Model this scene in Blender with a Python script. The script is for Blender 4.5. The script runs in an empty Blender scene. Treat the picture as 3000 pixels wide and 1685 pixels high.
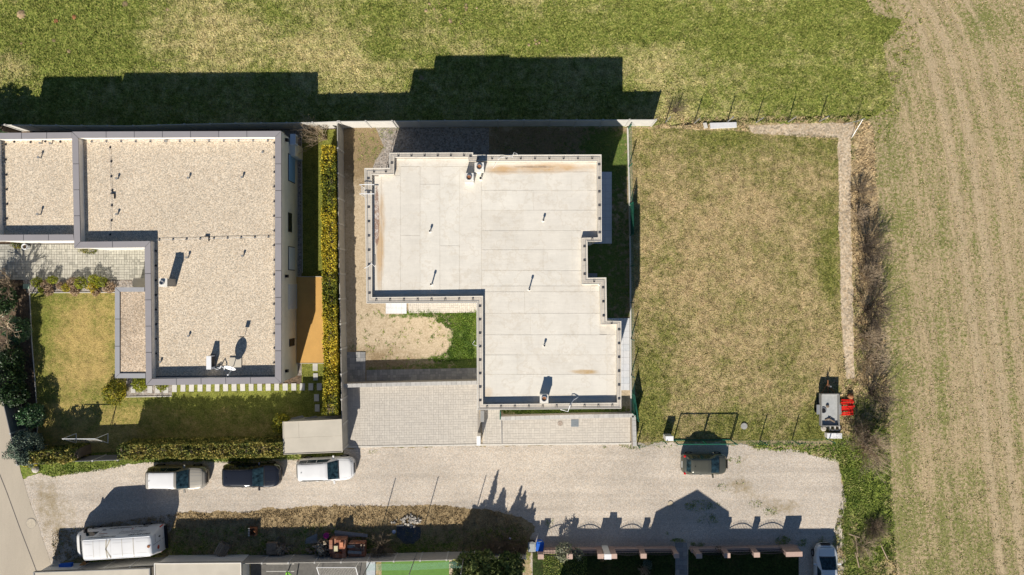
import bpy, math, random
import numpy as np
from mathutils import Vector, Matrix, noise as mnoise

random.seed(7); RNG = np.random.default_rng(7)
SC = bpy.context.scene
COL = SC.collection
PPM = 36.0           # photo pixels per metre on the ground
CAMH = 55.6          # drone height in metres
SUN_EL = math.radians(34.7)
SUN_AZ = math.radians(15.7)      # shadows run north, this much east

# ---------------------------------------------------------------- camera, sky, sun, exposure
cam_d = bpy.data.cameras.new('camera'); cam = bpy.data.objects.new('camera', cam_d); COL.objects.link(cam)
cam.location = (0, 0, CAMH); cam.rotation_euler = (0, 0, 0)
cam_d.sensor_width = 36; cam_d.lens = 36 * CAMH / (3000 / PPM)
cam_d.clip_start = 0.5; cam_d.clip_end = 2000
SC.camera = cam

world = bpy.data.worlds.new('World'); SC.world = world; world.use_nodes = True
wn = world.node_tree; bg = wn.nodes['Background']
sky = wn.nodes.new('ShaderNodeTexSky'); sky.sky_type = 'NISHITA'; sky.sun_disc = False
sky.sun_elevation = SUN_EL
sky.sun_rotation = math.atan2(-math.sin(SUN_AZ), -math.cos(SUN_AZ))
wn.links.new(sky.outputs[0], bg.inputs[0]); bg.inputs[1].default_value = 0.05
sky.air_density = 1.0; sky.dust_density = 0.0; sky.ozone_density = 4.0

sun_d = bpy.data.lights.new('sun', 'SUN'); sun = bpy.data.objects.new('sun', sun_d); COL.objects.link(sun)
sun_d.energy = 5.0; sun_d.angle = math.radians(0.5); sun_d.color = (1.0, 0.925, 0.82)
ldir = Vector((math.sin(SUN_AZ) * math.cos(SUN_EL), math.cos(SUN_AZ) * math.cos(SUN_EL), -math.sin(SUN_EL)))
sun.rotation_euler = ldir.to_track_quat('-Z', 'Y').to_euler(); sun.location = (-10, -30, 40)

SC.view_settings.view_transform = 'Standard'; SC.view_settings.look = 'None'
SC.view_settings.gamma = 1; SC.view_settings.use_curve_mapping = False
SC.view_settings.exposure = 0.38

# ---------------------------------------------------------------- survey helpers
def W(x, y, h=0.0):
    """World point of something surveyed at photo position (x, y) and standing h metres above the ground."""
    k = 1 - h / CAMH
    return ((x - 1500) / PPM * k, (842.5 - y) / PPM * k, h)

# ---------------------------------------------------------------- mesh helper
class MB:
    def __init__(s): s.v = []; s.f = []
    def add(s, vs, fs):
        o = len(s.v); s.v += [tuple(v) for v in vs]; s.f += [tuple(i + o for i in f) for f in fs]; return s
    def box(s, x, y, z, sx, sy, sz, rz=0, rx=0, ry=0):
        """box with its centre at x, y and bottom at z"""
        vs = [Vector((a * sx / 2, b * sy / 2, c * sz)) for c in (0, 1) for b in (-1, 1) for a in (-1, 1)]
        R = Matrix.Rotation(rz, 3, 'Z') @ Matrix.Rotation(rx, 3, 'X') @ Matrix.Rotation(ry, 3, 'Y')
        vs = [R @ v + Vector((x, y, z)) for v in vs]
        return s.add(vs, [(0, 2, 3, 1), (4, 5, 7, 6), (0, 1, 5, 4), (2, 6, 7, 3), (0, 4, 6, 2), (1, 3, 7, 5)])
    def prism(s, pts, z0, z1):
        """pts: xy list, closed"""
        n = len(pts); a = sum(pts[i][0] * pts[(i + 1) % n][1] - pts[(i + 1) % n][0] * pts[i][1] for i in range(n))
        if a < 0: pts = pts[::-1]
        vs = [(p[0], p[1], z0) for p in pts] + [(p[0], p[1], z1) for p in pts]
        fs = [tuple(range(n - 1, -1, -1)), tuple(range(n, 2 * n))]
        fs += [(i, (i + 1) % n, n + (i + 1) % n, n + i) for i in range(n)]
        return s.add(vs, fs)
    def tube(s, pts, r, n=5, r1=None, cap=True):
        pts = [Vector(p) for p in pts]; m = len(pts); vs = []; fs = []
        for i, p in enumerate(pts):
            d = (pts[min(i + 1, m - 1)] - pts[max(i - 1, 0)]).normalized()
            u = d.cross(Vector((0, 0, 1)));
            if u.length < 0.05: u = d.cross(Vector((1, 0, 0)))
            u.normalize(); w = d.cross(u)
            rr = r if r1 is None else r + (r1 - r) * i / (m - 1)
            for k in range(n):
                a = 2 * math.pi * k / n; vs.append(p + (u * math.cos(a) + w * math.sin(a)) * rr)
        for i in range(m - 1):
            for k in range(n):
                fs.append((i * n + k, (i + 1) * n + k, (i + 1) * n + (k + 1) % n, i * n + (k + 1) % n))
        if cap: fs += [tuple(range(n)), tuple(range(m * n - 1, (m - 1) * n - 1, -1))]
        return s.add(vs, fs)
    def lathe(s, x, y, prof, n=16, closed=False):
        """prof: (r, z) list from bottom to top"""
        vs = []; fs = []; m = len(prof)
        for r, z in prof:
            for k in range(n):
                a = 2 * math.pi * k / n; vs.append((x + r * math.cos(a), y + r * math.sin(a), z))
        for i in range(m - 1):
            for k in range(n):
                fs.append((i * n + k, i * n + (k + 1) % n, (i + 1) * n + (k + 1) % n, (i + 1) * n + k))
        fs.append(tuple(range(n - 1, -1, -1))); fs.append(tuple(range((m - 1) * n, m * n)))
        return s.add(vs, fs)
    def build(s, name, mat, parent=None, local=False, smooth=False):
        me = bpy.data.meshes.new(name); off = Vector((0, 0, 0))
        if parent is not None and not local:
            p = parent
            while p is not None: off += p.location; p = p.parent
        me.from_pydata([tuple(Vector(v) - off) for v in s.v], [], s.f)
        if mat: me.materials.append(mat)
        if smooth:
            me.polygons.foreach_set('use_smooth', [True] * len(me.polygons))
        me.update()
        o = bpy.data.objects.new(name, me); COL.objects.link(o); o.parent = parent
        return o

def np_mesh(name, V, k, mat, parent=None, smooth=False):
    """V: (n*k,3) array of loose k-gons"""
    n = len(V) // k; me = bpy.data.meshes.new(name)
    if parent is not None:
        off = Vector((0, 0, 0)); p = parent
        while p is not None: off += p.location; p = p.parent
        V = V - np.array(off)
    me.vertices.add(n * k); me.vertices.foreach_set('co', V.astype(np.float32).ravel())
    me.loops.add(n * k); me.loops.foreach_set('vertex_index', np.arange(n * k, dtype=np.int32))
    me.polygons.add(n); me.polygons.foreach_set('loop_start', np.arange(0, n * k, k, dtype=np.int32))
    me.update(calc_edges=True); me.materials.append(mat)
    o = bpy.data.objects.new(name, me); COL.objects.link(o); o.parent = parent
    return o

def thing(name, label, cat, loc=(0, 0, 0), group=None, rz=0, kind=None):
    o = bpy.data.objects.new(name, None); COL.objects.link(o); o.location = loc; o.rotation_euler = (0, 0, rz)
    o.empty_display_size = 0.3
    if label: o['label'] = label
    if cat: o['category'] = cat
    if group: o['group'] = group
    if kind: o['kind'] = kind
    return o
def tag(o, label=None, cat=None, group=None, kind=None):
    if label: o['label'] = label
    if cat: o['category'] = cat
    if group: o['group'] = group
    if kind: o['kind'] = kind
    return o
def copy_tree(o, parent=None):
    c = o.copy(); COL.objects.link(c); c.parent = parent
    for ch in list(o.children): copy_tree(ch, c)
    return c

# ---------------------------------------------------------------- material helpers
class NT:
    def __init__(s, name):
        s.m = bpy.data.materials.new(name); s.m.use_nodes = True; s.n = s.m.node_tree; s.b = s.n.nodes['Principled BSDF']
        s.co = None
        s.b.inputs['Specular IOR Level'].default_value = 0.25
    def new(s, t, **k):
        x = s.n.nodes.new(t)
        for a, b in k.items(): setattr(x, a, b)
        return x
    def link(s, a, b): s.n.links.new(a, b)
    def coords(s):
        if s.co is None:
            g = s.new('ShaderNodeNewGeometry'); s.co = g.outputs['Position']; s.geo = g
        return s.co
    def noise(s, scale, detail=3, rough=0.55, stretch=None, off=0, dist=0):
        mp = s.new('ShaderNodeMapping'); s.link(s.coords(), mp.inputs[0])
        mp.inputs['Location'].default_value = (off, off * .7, 0)
        if stretch: mp.inputs['Scale'].default_value = stretch[:3]; 
        if stretch and len(stretch) > 3: mp.inputs['Rotation'].default_value = (0, 0, stretch[3])
        t = s.new('ShaderNodeTexNoise'); s.link(mp.outputs[0], t.inputs['Vector'])
        t.inputs['Scale'].default_value = scale; t.inputs['Detail'].default_value = detail
        t.inputs['Roughness'].default_value = rough; t.inputs['Distortion'].default_value = dist
        return t.outputs['Fac']
    def voro(s, scale, out='Color', stretch=None, feature='F1'):
        mp = s.new('ShaderNodeMapping'); s.link(s.coords(), mp.inputs[0])
        if stretch: mp.inputs['Scale'].default_value = stretch
        t = s.new('ShaderNodeTexVoronoi', feature=feature); s.link(mp.outputs[0], t.inputs['Vector'])
        t.inputs['Scale'].default_value = scale
        return t.outputs[out]
    def ramp(s, fac, stops):
        r = s.new('ShaderNodeValToRGB'); e = r.color_ramp.elements
        while len(e) < len(stops): e.new(0.5)
        for i, (p, c) in enumerate(stops):
            e[i].position = p; e[i].color = (c[0], c[1], c[2], 1) if hasattr(c, '__len__') else (c, c, c, 1)
        s.link(fac, r.inputs[0]); return r.outputs[0]
    def mix(s, fac, a, b, mode='MIX'):
        x = s.new('ShaderNodeMix', data_type='RGBA', blend_type=mode)
        if isinstance(fac, (int, float)): x.inputs[0].default_value = fac
        else: s.link(fac, x.inputs[0])
        for v, i in ((a, 6), (b, 7)):
            if isinstance(v, tuple): x.inputs[i].default_value = (v[0], v[1], v[2], 1)
            else: s.link(v, x.inputs[i])
        return x.outputs[2]
    def math(s, op, a, b=None, clamp=False):
        x = s.new('ShaderNodeMath', operation=op); x.use_clamp = clamp
        for v, i in ((a, 0), (b, 1)):
            if v is None: continue
            if isinstance(v, (int, float)): x.inputs[i].default_value = v
            else: s.link(v, x.inputs[i])
        return x.outputs[0]
    def blob(s, px, py, rx, ry, h=0.0, ang=0, soft=1.0):
        """soft elliptical patch, 1 inside, 0 outside; sizes in photo pixels"""
        X, Y, _ = W(px, py, h); k = (1 - h / CAMH) / PPM
        mp = s.new('ShaderNodeMapping', vector_type='TEXTURE'); s.link(s.coords(), mp.inputs[0])
        mp.inputs['Location'].default_value = (X, Y, h); mp.inputs['Rotation'].default_value = (0, 0, ang)
        mp.inputs['Scale'].default_value = (rx * k, ry * k, 50)
        ln = s.new('ShaderNodeVectorMath', operation='LENGTH'); s.link(mp.outputs[0], ln.inputs[0])
        mr = s.new('ShaderNodeMapRange'); s.link(ln.outputs['Value'], mr.inputs[0])
        mr.inputs[1].default_value = 1 + soft * .5; mr.inputs[2].default_value = max(0, 1 - soft * .5)
        mr.inputs[3].default_value = 0; mr.inputs[4].default_value = 1
        return mr.outputs[0]
    def rnd(s, kind='island'):
        if kind == 'island':
            s.coords(); return s.geo.outputs['Random Per Island']
        o = s.new('ShaderNodeObjectInfo'); return o.outputs['Random']
    def color(s, c):
        if isinstance(c, tuple): s.b.inputs['Base Color'].default_value = (*c[:3], 1)
        else: s.link(c, s.b.inputs['Base Color'])
    def bump(s, h, strength=0.5, dist=0.02):
        b = s.new('ShaderNodeBump'); b.inputs['Strength'].default_value = strength; b.inputs['Distance'].default_value = dist
        s.link(h, b.inputs['Height']); s.link(b.outputs[0], s.b.inputs['Normal'])
    def set(s, rough=0.8, metal=0, coat=0, spec=None, emit=None):
        s.b.inputs['Roughness'].default_value = rough; s.b.inputs['Metallic'].default_value = metal
        s.b.inputs['Coat Weight'].default_value = coat
        if spec is not None: s.b.inputs['Specular IOR Level'].default_value = spec
        return s.m

def plain(name, c, rough=0.7, metal=0, coat=0, var=0.12, scale=6, spec=None, stretch=None):
    """a plain coat with slight wear: noise variation of the tone"""
    t = NT(name); f = t.noise(scale, 4, .6, stretch)
    a = tuple(x * (1 - var) for x in c); b = tuple(min(1, x * (1 + var)) for x in c)
    t.color(t.ramp(f, [(0.3, a), (0.7, b)])); return t.set(rough, metal, coat, spec)
def chips(name, cols, rough=0.8, var=.15, scale=5, kind='object', bump=0):
    """alike pieces, each with its own tone"""
    t = NT(name); r = t.rnd(kind); n = len(cols)
    c = t.ramp(r, [(i / max(1, n - 1), k) for i, k in enumerate(cols)])
    f = t.noise(scale, 4, .65)
    c = t.mix(1.0, c, t.ramp(f, [(0.3, 1 - var), (0.7, 1 + var * .4)]), 'MULTIPLY')
    t.color(c)
    if bump: t.bump(f, bump, .01)
    return t.set(rough)
# ================================================================ MATERIALS
def grass_mat(name, dark, mid, light, straw, sdark, big=.35, lo=.45, hi=.62, blobs=(), gblobs=(), island=False, fine=6.0, soil=None, soil_lo=.62, streak=None, soilblobs=(), mow=0):
    """turf: green tones and dry straw tones sharing one slow pattern; blobs are dry spots, gblobs lush ones"""
    t = NT(name)
    if island:
        r_ = t.rnd(); f = t.ramp(t.noise(4.6, 4, .7), [(.36, 0.0), (.64, 1.0)]); f2 = t.ramp(t.noise(7, 3, .7, off=9), [(.34, 0.0), (.66, 1.0)])
        f = t.math('ADD', t.math('MULTIPLY', r_, .45), t.math('MULTIPLY', f, .55)); f2 = t.math('ADD', t.math('MULTIPLY', r_, .45), t.math('MULTIPLY', f2, .55))
    else:
        f = t.noise(fine, 4, .7, streak); f2 = t.noise(fine * 1.7, 3, .7, streak, off=9)
        f = t.ramp(f, [(.32, 0.0), (.68, 1.0)]); f2 = t.ramp(f2, [(.32, 0.0), (.68, 1.0)])
    g = t.ramp(f, [(0, dark), (.5, mid), (1, light)])
    s = t.ramp(f2, [(0, sdark), (.35, tuple((a + b) / 2 for a, b in zip(sdark, straw))), (1, straw)])
    bigf = t.noise(big, 5, .6, streak, off=3)
    med = t.noise(big * 6, 4, .65, off=21)
    m = t.math('ADD', t.math('MULTIPLY', bigf, .55), t.math('MULTIPLY', med, .45))
    m = t.math('ADD', m, t.math('MULTIPLY', t.math('SUBTRACT', f2, .5), .22))
    for b in blobs: m = t.math('ADD', m, t.math('MULTIPLY', t.blob(*b[:4], ang=b[5] if len(b) > 5 else 0, soft=1.6), b[4]))
    for b in gblobs: m = t.math('SUBTRACT', m, t.math('MULTIPLY', t.blob(*b[:4], ang=b[5] if len(b) > 5 else 0, soft=1.6), b[4]))
    if mow: m = t.math('ADD', m, t.math('MULTIPLY', t.math('SUBTRACT', t.noise(1.5, 4, .65, (.09, 1, 1, .04), off=44), .5), mow * 1.6))
    mk = t.ramp(m, [(lo, 0.0), (hi, 1.0)])
    c = t.mix(mk, g, s)
    lump = t.ramp(t.noise(1.6, 4, .7, off=66), [(.30, .66), (.5, 1.0), (.70, 1.22)]); c = t.mix(1.0, c, lump, 'MULTIPLY')
    spk = t.ramp(t.noise(3.6, 3, .75, off=91), [(.29, .55), (.38, 1.0)]); c = t.mix(1.0, c, spk, 'MULTIPLY')
    if soil:
        sm = t.noise(big * 3, 5, .7, off=40)
        for b in soilblobs: sm = t.math('ADD', sm, t.math('MULTIPLY', t.blob(*b[:4], soft=1.2), b[4]))
        k = t.ramp(sm, [(soil_lo, 0.0), (soil_lo + .08, 1.0)])
        c = t.mix(k, c, t.ramp(f2, [(0, tuple(x * .7 for x in soil)), (1, soil)]))
    t.color(c)
    if not island: t.bump(f, .6, .04)
    t.b.inputs['Specular IOR Level'].default_value = .12
    return t.set(.9)

STRAW = (.40, .29, .12); SDARK = (.17, .125, .05)
G_D, G_M, G_L = (.035, .07, .012), (.085, .15, .022), (.17, .235, .045)
MEAD = dict(dark=(.05, .105, .016), mid=(.205, .238, .048), light=(.47, .45, .14), straw=(.76, .63, .33), sdark=(.29, .27, .085), big=.22, lo=.47, hi=.74, mow=.13,
    blobs=[(480, 90, 120, 60, .10), (560, 140, 130, 90, .12), (860, 110, 160, 110, .11), (1020, 190, 150, 70, .15), (620, 20, 110, 60, .08), (1180, 60, 90, 40, .05), (1900, 200, 220, 60, .11), (1980, 330, 240, 26, .12), (1350, 120, 200, 30, .06), (40, 200, 100, 40, .1), (1650, 20, 200, 20, .03)],
    gblobs=[(120, 90, 280, 130, .16), (350, 150, 100, 60, .06), (840, 60, 50, 40, .14), (1110, 135, 50, 35, .18), (1150, 40, 60, 35, .12), (1700, 60, 420, 90, .06), (2250, 110, 330, 130, .06), (2350, 60, 60, 40, .12), (2590, 80, 70, 30, .25), (1880, 110, 80, 18, .12), (300, 180, 160, 30, .08), (1600, 110, 180, 40, .06)])
M_meadow = grass_mat('meadow_turf', **MEAD)
M_meadow_b = grass_mat('meadow_blades', island=True, **MEAD)
LAWN = dict(dark=(.045, .085, .018), mid=(.18, .185, .044), light=(.38, .355, .11), straw=(.64, .49, .27), sdark=(.22, .165, .075), big=.3, lo=.36, hi=.61,
    blobs=[(2150, 700, 220, 260, .04)],
    gblobs=[(2150, 420, 250, 40, .12), (2430, 760, 40, 120, .22), (2430, 480, 60, 90, .12), (1900, 1150, 60, 160, .16), (2250, 1260, 220, 50, .14), (2390, 1270, 40, 70, .2), (2110, 400, 60, 20, .15)])
M_lawn = grass_mat('plot_turf', **LAWN); M_lawn_b = grass_mat('plot_blades', island=True, **LAWN)
GARD = dict(dark=(.08, .11, .02), mid=(.19, .205, .04), light=(.32, .30, .08), straw=(.58, .43, .17), sdark=(.27, .205, .06), big=.7, lo=.36, hi=.60,
    blobs=[(270, 1050, 130, 190, .10)], gblobs=[(120, 950, 50, 180, .18), (230, 875, 130, 22, .10), (330, 1000, 20, 90, .10), (650, 1150, 420, 30, .22), (700, 1200, 420, 60, .12), (930, 500, 70, 500, .34), (930, 1120, 60, 70, .2)])
M_garden = grass_mat('garden_turf', fine=10, **GARD); M_garden_b = grass_mat('garden_blades', island=True, **GARD)
VERG = dict(dark=(.05, .085, .015), mid=(.16, .21, .035), light=(.34, .38, .08), straw=(.46, .345, .19), sdark=(.17, .125, .065), big=.6, lo=.48, hi=.60,
    blobs=[(900, 1500, 760, 30, .34), (900, 1580, 760, 50, .12), (400, 1500, 160, 30, .2), (180, 1560, 60, 90, .08)], gblobs=[(500, 1370, 500, 30, .16), (2530, 1450, 80, 160, .1), (1000, 1600, 500, 30, .05)])
M_verge = grass_mat('verge_turf', **VERG); M_verge_b = grass_mat('verge_blades', island=True, **VERG)

def field_mat():
    t = NT('stubble_field')
    sp = t.new('ShaderNodeSeparateXYZ'); t.link(t.coords(), sp.inputs[0])
    py = t.math('SUBTRACT', 842.5, t.math('MULTIPLY', sp.outputs[1], PPM)); px = t.math('ADD', t.math('MULTIPLY', sp.outputs[0], PPM), 1500)
    bend = t.math('MULTIPLY', t.math('POWER', 2.718, t.math('DIVIDE', py, -170)), -95)
    u = t.math('SUBTRACT', px, t.math('ADD', t.math('ADD', t.math('MULTIPLY', py, .118), 2800), bend))
    wob = t.math('MULTIPLY', t.math('SUBTRACT', t.noise(.8, 3, .6, off=70), .5), 18); u = t.math('ADD', u, wob)
    cb = t.new('ShaderNodeCombineXYZ'); t.link(t.math('DIVIDE', u, PPM), cb.inputs[0]); t.link(t.math('MULTIPLY', sp.outputs[1], .035), cb.inputs[1])
    def rows(scale, det=3):
        n = t.new('ShaderNodeTexNoise'); t.link(cb.outputs[0], n.inputs['Vector']); n.inputs['Scale'].default_value = scale; n.inputs['Detail'].default_value = det; return n.outputs['Fac']
    def band(c, w, soft):
        d = t.math('ABSOLUTE', t.math('SUBTRACT', u, c)); mr = t.new('ShaderNodeMapRange'); t.link(d, mr.inputs[0])
        mr.inputs[1].default_value = w + soft; mr.inputs[2].default_value = max(0, w - soft); return mr.outputs[0]
    f = t.noise(7, 4, .75); f2 = t.noise(9, 4, .75, off=5)
    soil = t.ramp(f2, [(.28, (.20, .14, .075)), (.44, (.41, .315, .185)), (.7, (.60, .485, .31))])
    gr = t.ramp(f, [(.3, (.07, .095, .02)), (.6, (.20, .225, .055))])
    r1, r2 = rows(1.4), rows(4.5)
    soil = t.mix(1.0, soil, t.ramp(r2, [(.32, .80), (.68, 1.10)]), 'MULTIPLY')
    m = t.math('ADD', t.math('MULTIPLY', t.noise(4.2, 5, .8, off=3), .80), t.math('MULTIPLY', t.math('ADD', t.math('MULTIPLY', r1, .7), .15), .30))
    m = t.math('ADD', m, t.math('MULTIPLY', t.math('SUBTRACT', t.noise(.35, 4, .6, off=90), .5), .25))
    for b in ((2600, 700, 50, 500, .06), (2880, 60, 60, 110, .07), (2760, 1600, 240, 140, .06), (2640, 1250, 30, 260, .05), (2760, 1000, 16, 500, .06)):
        m = t.math('ADD', m, t.math('MULTIPLY', t.blob(*b[:4], soft=1.6), b[4]))
    tr = None
    for c, w in ((0, 13), (-62, 12), (62, 9), (125, 10)):
        b = t.math('MULTIPLY', band(c, w, 9), .9 if c <= 0 else .55); tr = b if tr is None else t.math('MAXIMUM', tr, b)
    m = t.math('SUBTRACT', m, t.math('MULTIPLY', tr, .09))
    c = t.mix(t.ramp(m, [(.54, 0.0), (.63, .85)]), soil, gr)
    c = t.mix(t.math('MULTIPLY', tr, .3), c, (.56, .46, .315))
    ln = None
    for cc in (-15, 15, -76, -48, 52): b = band(cc, 1.2, 1.8); ln = b if ln is None else t.math('MAXIMUM', ln, b)
    c = t.mix(t.math('MULTIPLY', t.math('MULTIPLY', ln, t.ramp(t.noise(.5, 3, .6, off=120), [(.4, 0.0), (.6, 1.0)])), .55), c, (.24, .18, .11))
    lug = t.new('ShaderNodeTexWave', wave_type='BANDS', bands_direction='Y'); t.link(t.coords(), lug.inputs['Vector']); lug.inputs['Scale'].default_value = .9; lug.inputs['Distortion'].default_value = 2
    c = t.mix(t.math('MULTIPLY', t.math('MULTIPLY', tr, t.ramp(lug.outputs['Fac'], [(.0, 1.0), (.35, 0.0)])), .30), c, (.30, .235, .145))
    dk = t.ramp(t.noise(4.6, 3, .8, off=60), [(.30, .8), (.37, 0.0)])
    c = t.mix(dk, c, (.16, .125, .07))
    og = t.ramp(t.noise(4.5, 2, .6, off=80), [(.71, 0.0), (.77, .8)])
    c = t.mix(og, c, (.50, .32, .10))
    t.color(c); t.bump(f, .6, .04); t.b.inputs['Specular IOR Level'].default_value = .1
    return t.set(.95)
M_field = field_mat()
def field_b():
    t = NT('field_blades'); r = t.rnd()
    t.color(t.ramp(r, [(0, (.06, .08, .02)), (.3, (.18, .22, .05)), (.45, (.28, .28, .09)), (.6, (.50, .39, .23)), (.9, (.62, .50, .33)), (1, (.50, .33, .13))]))
    return t.set(.9)
M_field_b = field_b()

def gravel(name, base, var=.35, scale=16, patch=(.9, 1.08), dirt=None, dirt_blobs=(), bump=.8, spec=((.34, .68))):
    t = NT(name)
    v = t.voro(scale, 'Color'); sep = t.new('ShaderNodeSeparateColor'); t.link(v, sep.inputs[0])
    f = t.noise(scale * .8, 3, .7)
    k = t.math('ADD', t.math('MULTIPLY', sep.outputs[0], .6), t.math('MULTIPLY', f, .4))
    lo = tuple(x * (1 - var) for x in base); hi = tuple(min(.9, x * (1 + var)) for x in base)
    warm = (base[0] * 1.08, base[1] * .95, base[2] * .8)
    c = t.ramp(k, [(.15, lo), (.45, base), (.8, hi)])
    c = t.mix(t.ramp(sep.outputs[1], [(.7, 0.0), (.8, .5)]), c, warm)
    p = t.noise(.25, 5, .6, off=7)
    c = t.mix(1.0, c, t.ramp(p, [(.3, patch[0]), (.7, patch[1])]), 'MULTIPLY')
    if name == 'lane_gravel':
        wt = t.noise(1.3, 3, .6, (.035, 1, 1, .015), off=15); c = t.mix(1.0, c, t.ramp(wt, [(.35, .90), (.6, 1.05)]), 'MULTIPLY')
        wt2 = t.noise(1.1, 5, .7, off=77); c = t.mix(t.ramp(wt2, [(.58, 0.0), (.72, .35)]), c, (.40, .345, .28))
    if dirt:
        d = t.math('MULTIPLY', t.noise(1.8, 5, .75, off=31), .5)
        for b in dirt_blobs: d = t.math('ADD', d, t.math('MULTIPLY', t.blob(*b[:4], ang=b[5] if len(b) > 5 else 0, soft=1.8), b[4]))
        c = t.mix(t.ramp(d, [(.40, 0.0), (.56, .85)]), c, t.ramp(f, [(.3, tuple(x * .6 for x in dirt)), (.7, dirt)]))
    t.color(c); t.bump(k, bump, .02); t.b.inputs['Specular IOR Level'].default_value = .2
    return t.set(.92)
M_lane = gravel('lane_gravel', (.52, .465, .395), .26, 17, (.88, 1.10), (.36, .28, .15),
    [(180, 1560, 50, 110, .25), (120, 1440, 40, 80, .2), (2250, 1475, 70, 30, .22, -.4), (2180, 1345, 40, 30, .18), (2170, 1415, 40, 25, .16), (1200, 1470, 300, 14, .12), (2120, 1430, 60, 40, .1), (2330, 1480, 40, 20, .16), (1880, 1330, 60, 14, .14), (1100, 1325, 100, 8, .12), (300, 1470, 90, 40, .06), (800, 1480, 320, 20, .1)])
M_roofgravel = gravel('roof_gravel', (.575, .495, .385), .44, 17, (.95, 1.05))
M_roofgravel2 = gravel('roof_gravel_mossy', (.50, .41, .31), .5, 15, (.75, 1.15), (.16, .13, .08), [(365, 880, 50, 40, .12)])
M_chip = gravel('stone_chippings', (.30, .27, .24), .5, 10, (.85, 1.1))
M_pebble = gravel('pale_pebbles', (.47, .385, .275), .42, 8, (.85, 1.12), (.30, .24, .14), [(2470, 1000, 10, 120, .1)])
M_soil = gravel('garden_soil', (.11, .08, .055), .5, 9, (.7, 1.3))
M_yardsoil = gravel('brown_earth', (.34, .25, .15), .4, 7, (.7, 1.2))

def sand_mat():
    t = NT('sandy_ground')
    f = t.noise(7, 4, .7); f2 = t.noise(2.2, 5, .7, off=4)
    sand = t.ramp(f, [(.3, (.38, .30, .20)), (.7, (.60, .50, .36))])
    brown = t.ramp(f, [(.3, (.19, .14, .08)), (.7, (.35, .26, .15))])
    gr = t.ramp(f, [(.3, (.05, .09, .015)), (.7, (.16, .21, .05))])
    d = t.math('MULTIPLY', t.noise(1.5, 6, .8), .72)
    for b in ((1030, 430, 60, 90, .28), (1100, 440, 50, 80, .32), (1600, 420, 260, 60, .3), (1780, 420, 60, 120, .2), (1780, 800, 90, 200, .3), (1200, 1090, 220, 26, .3), (1100, 1040, 90, 24, .18)):
        d = t.math('ADD', d, t.math('MULTIPLY', t.blob(*b[:4], soft=1.6), b[4]))
    c = t.mix(t.ramp(d, [(.36, 0.0), (.58, 1.0)]), sand, brown)
    g = t.math('MULTIPLY', f2, .62)
    for b in ((1385, 970, 56, 85, .34), (1390, 1010, 50, 50, .2), (1320, 1055, 90, 22, .16), (1200, 925, 110, 9, .16), (1090, 460, 40, 60, .10), (1780, 460, 60, 90, .24), (1740, 800, 150, 300, .2), (1200, 1085, 240, 18, .14), (1050, 1010, 40, 30, .08), (1640, 1206, 170, 10, .3), (1640, 420, 200, 40, .05)):
        g = t.math('ADD', g, t.math('MULTIPLY', t.blob(*b[:4], soft=1.2), b[4]))
    c = t.mix(t.ramp(g, [(.40, 0.0), (.50, 1.0)]), c, gr)
    sp = t.ramp(t.noise(3.4, 5, .85, off=55), [(.33, .85), (.42, 0.0)])
    c = t.mix(sp, c, (.17, .14, .07))
    t.color(c); t.bump(f, .6, .03); return t.set(.95)
M_sand = sand_mat()

def asphalt():
    t = NT('road_asphalt'); f = t.noise(30, 3, .7); p = t.noise(.5, 5, .6, (1, .2, 1, -.3))
    c = t.ramp(f, [(.3, (.40, .35, .275)), (.7, (.50, .44, .35))])
    c = t.mix(1.0, c, t.ramp(p, [(.3, .88), (.7, 1.1)]), 'MULTIPLY')
    t.color(c); t.bump(f, .3, .01); return t.set(.85)
M_road = asphalt()

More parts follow.
